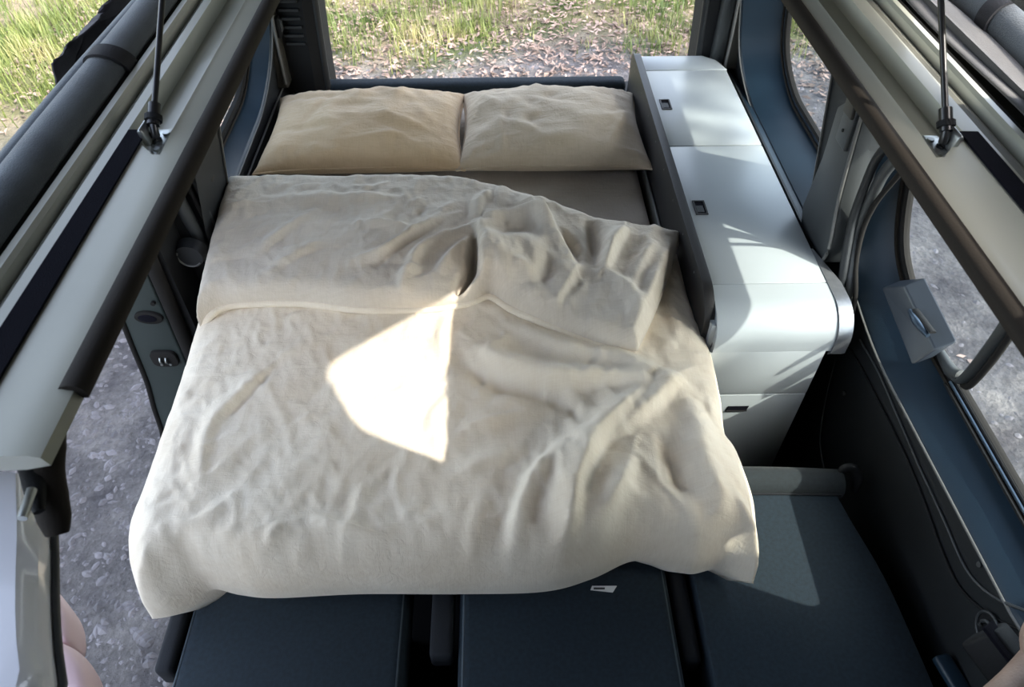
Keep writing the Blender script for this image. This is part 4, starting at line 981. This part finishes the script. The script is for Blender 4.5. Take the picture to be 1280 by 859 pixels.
# ================================================================== small things at the lower right
bk = empty('belt_buckle'); q = P(1252, 822, x=.80)
orient_box('buckle_body', q, (.05, .085, .07), __import__('mathutils').Euler((.2, .35, .5)), 'plastic_k', bk, .008)
orient_box('buckle_face', q+Vector((-.012, .006, .036)), (.035, .07, .006), __import__('mathutils').Euler((.2, .35, .5)), 'velcro', bk, .002)
q = P(1222, 821, x=.80); mk('buckle_tip', [q+Vector((-.004, .006, .004)), q+Vector((.010, .006, .010)), q+Vector((.006, -.012, -.004)), q+Vector((.003, 0, -.010))], [(0, 1, 2), (0, 1, 3), (1, 2, 3), (0, 2, 3)], 'edge', bk)
tag(bk, 'black belt buckle housing at the lower right corner', 'buckle')
rg = empty('lashing_ring'); q = P(1237, 787, x=.862); tube('ring_cup', [q+Vector((.006, 0, 0)), q+Vector((-.002, 0, 0))], [.030, .030], 'plastic_k', rg, n=24, sm=1)
tube('ring_rim', [q+Vector((-.003, .030*math.cos(t), .032*math.sin(t))) for t in np.linspace(0, 2*math.pi, 26)], .0028, 'plastic_g', rg, n=6, sm=1)
tube('ring_bow', [q+Vector((-.006, .015*math.cos(t), .018*math.sin(t)-.002)) for t in np.linspace(-.6, 3.4, 14)], .0035, 'plastic_g', rg, n=6, sm=1)
tag(rg, 'black lashing ring set in the lower right trim', 'ring')
q = P(1180, 829, z=.96); la = empty('seat_lever'); orient_box('lever_grip', q+Vector((.005, -.02, 0)), (.034, .07, .02), __import__('mathutils').Euler((0, 0, .2)), 'plastic_b', la, .006); orient_box('lever_stem', q+Vector((.012, -.05, -.035)), (.015, .03, .07), __import__('mathutils').Euler((.3, 0, .2)), 'plastic_k', la, .003)
tag(la, 'small black seat lever beside the right cushion', 'lever')
tn = empty('leather_armrest'); a = P(1285, 845, z=1.27); b = P(1235, 885, z=1.27)
tube('arm_pad', [P(1300, 822, z=1.27), P(1268, 858, z=1.27), P(1230, 892, z=1.27)], .024, 'tan', tn, n=16, sm=4); tube('arm_end', [P(1296, 775, z=1.29), P(1288, 795, z=1.29), P(1292, 822, z=1.28)], [.012, .014, .016], 'tan', tn, n=14, sm=4)
tag(tn, 'tan leather edge poking into the lower right corner', 'armrest')

# ================================================================== TREE (outside, throws the dapples)
def tree(name, base, top, crown, rad, nleaf, label, seed):
    R = random.Random(seed); root = empty(name); b = Vector(base); t = Vector(top)
    tube('trunk', [b+Vector((0, 0, -.05)), b.lerp(t, .4)+Vector((.1, .05, 0)), t], [.17, .13, .06], 'bark', root, n=10)
    c = Vector(crown); tips = []
    for i in range(14):
        th = R.uniform(0, 6.28); e = R.uniform(-.6, .9); d = Vector((math.cos(th)*rad[0]*.8, math.sin(th)*rad[1]*.8, e*rad[2])); st = b.lerp(t, R.uniform(.5, .97)); en = c+d
        tube('branch', [st, st.lerp(en, .5)+Vector((0, 0, .15)), en], [.04, .025, .01], 'bark', root, n=6, sm=3); tips += [st.lerp(en, q_) for q_ in (.45, .65, .85, 1)]
    v = []; f = []
    for i in range(nleaf):
        p = R.choice(tips)+Vector((R.gauss(0, .33), R.gauss(0, .33), R.gauss(0, .25))); L = R.uniform(.05, .09)
        a = Vector((R.gauss(0, 1), R.gauss(0, 1), R.gauss(0, .5))).normalized(); n_ = a.cross(Vector((R.gauss(0, 1), R.gauss(0, 1), R.gauss(0, 1)))).normalized()*.5; k = len(v)
        v += [p-a*L, p+n_*L, p+a*L, p-n_*L]; f.append((k, k+1, k+2, k+3))
    me = bpy.data.meshes.new('foliage'); me.from_pydata(v, [], f); o = link('foliage', me, 'leaf_t', root); o['kind'] = 'stuff'
    return tag(root, label, 'tree')
tree('tree', (7.9, 1.4, 0), (7.2, 1.4, 6.2), (6.4, 0.95, 7.1), (1.6, 2.1, 1.2), 9000, 'broadleaf tree standing on the right of the van', 4)
tree('tree', (5.6, 2.8, 0), (6.0, 1.7, 3.5), (6.2, .9, 4.3), (1.2, 1.6, .8), 1700, 'low young tree standing between the van and taller broadleaf tree', 9)
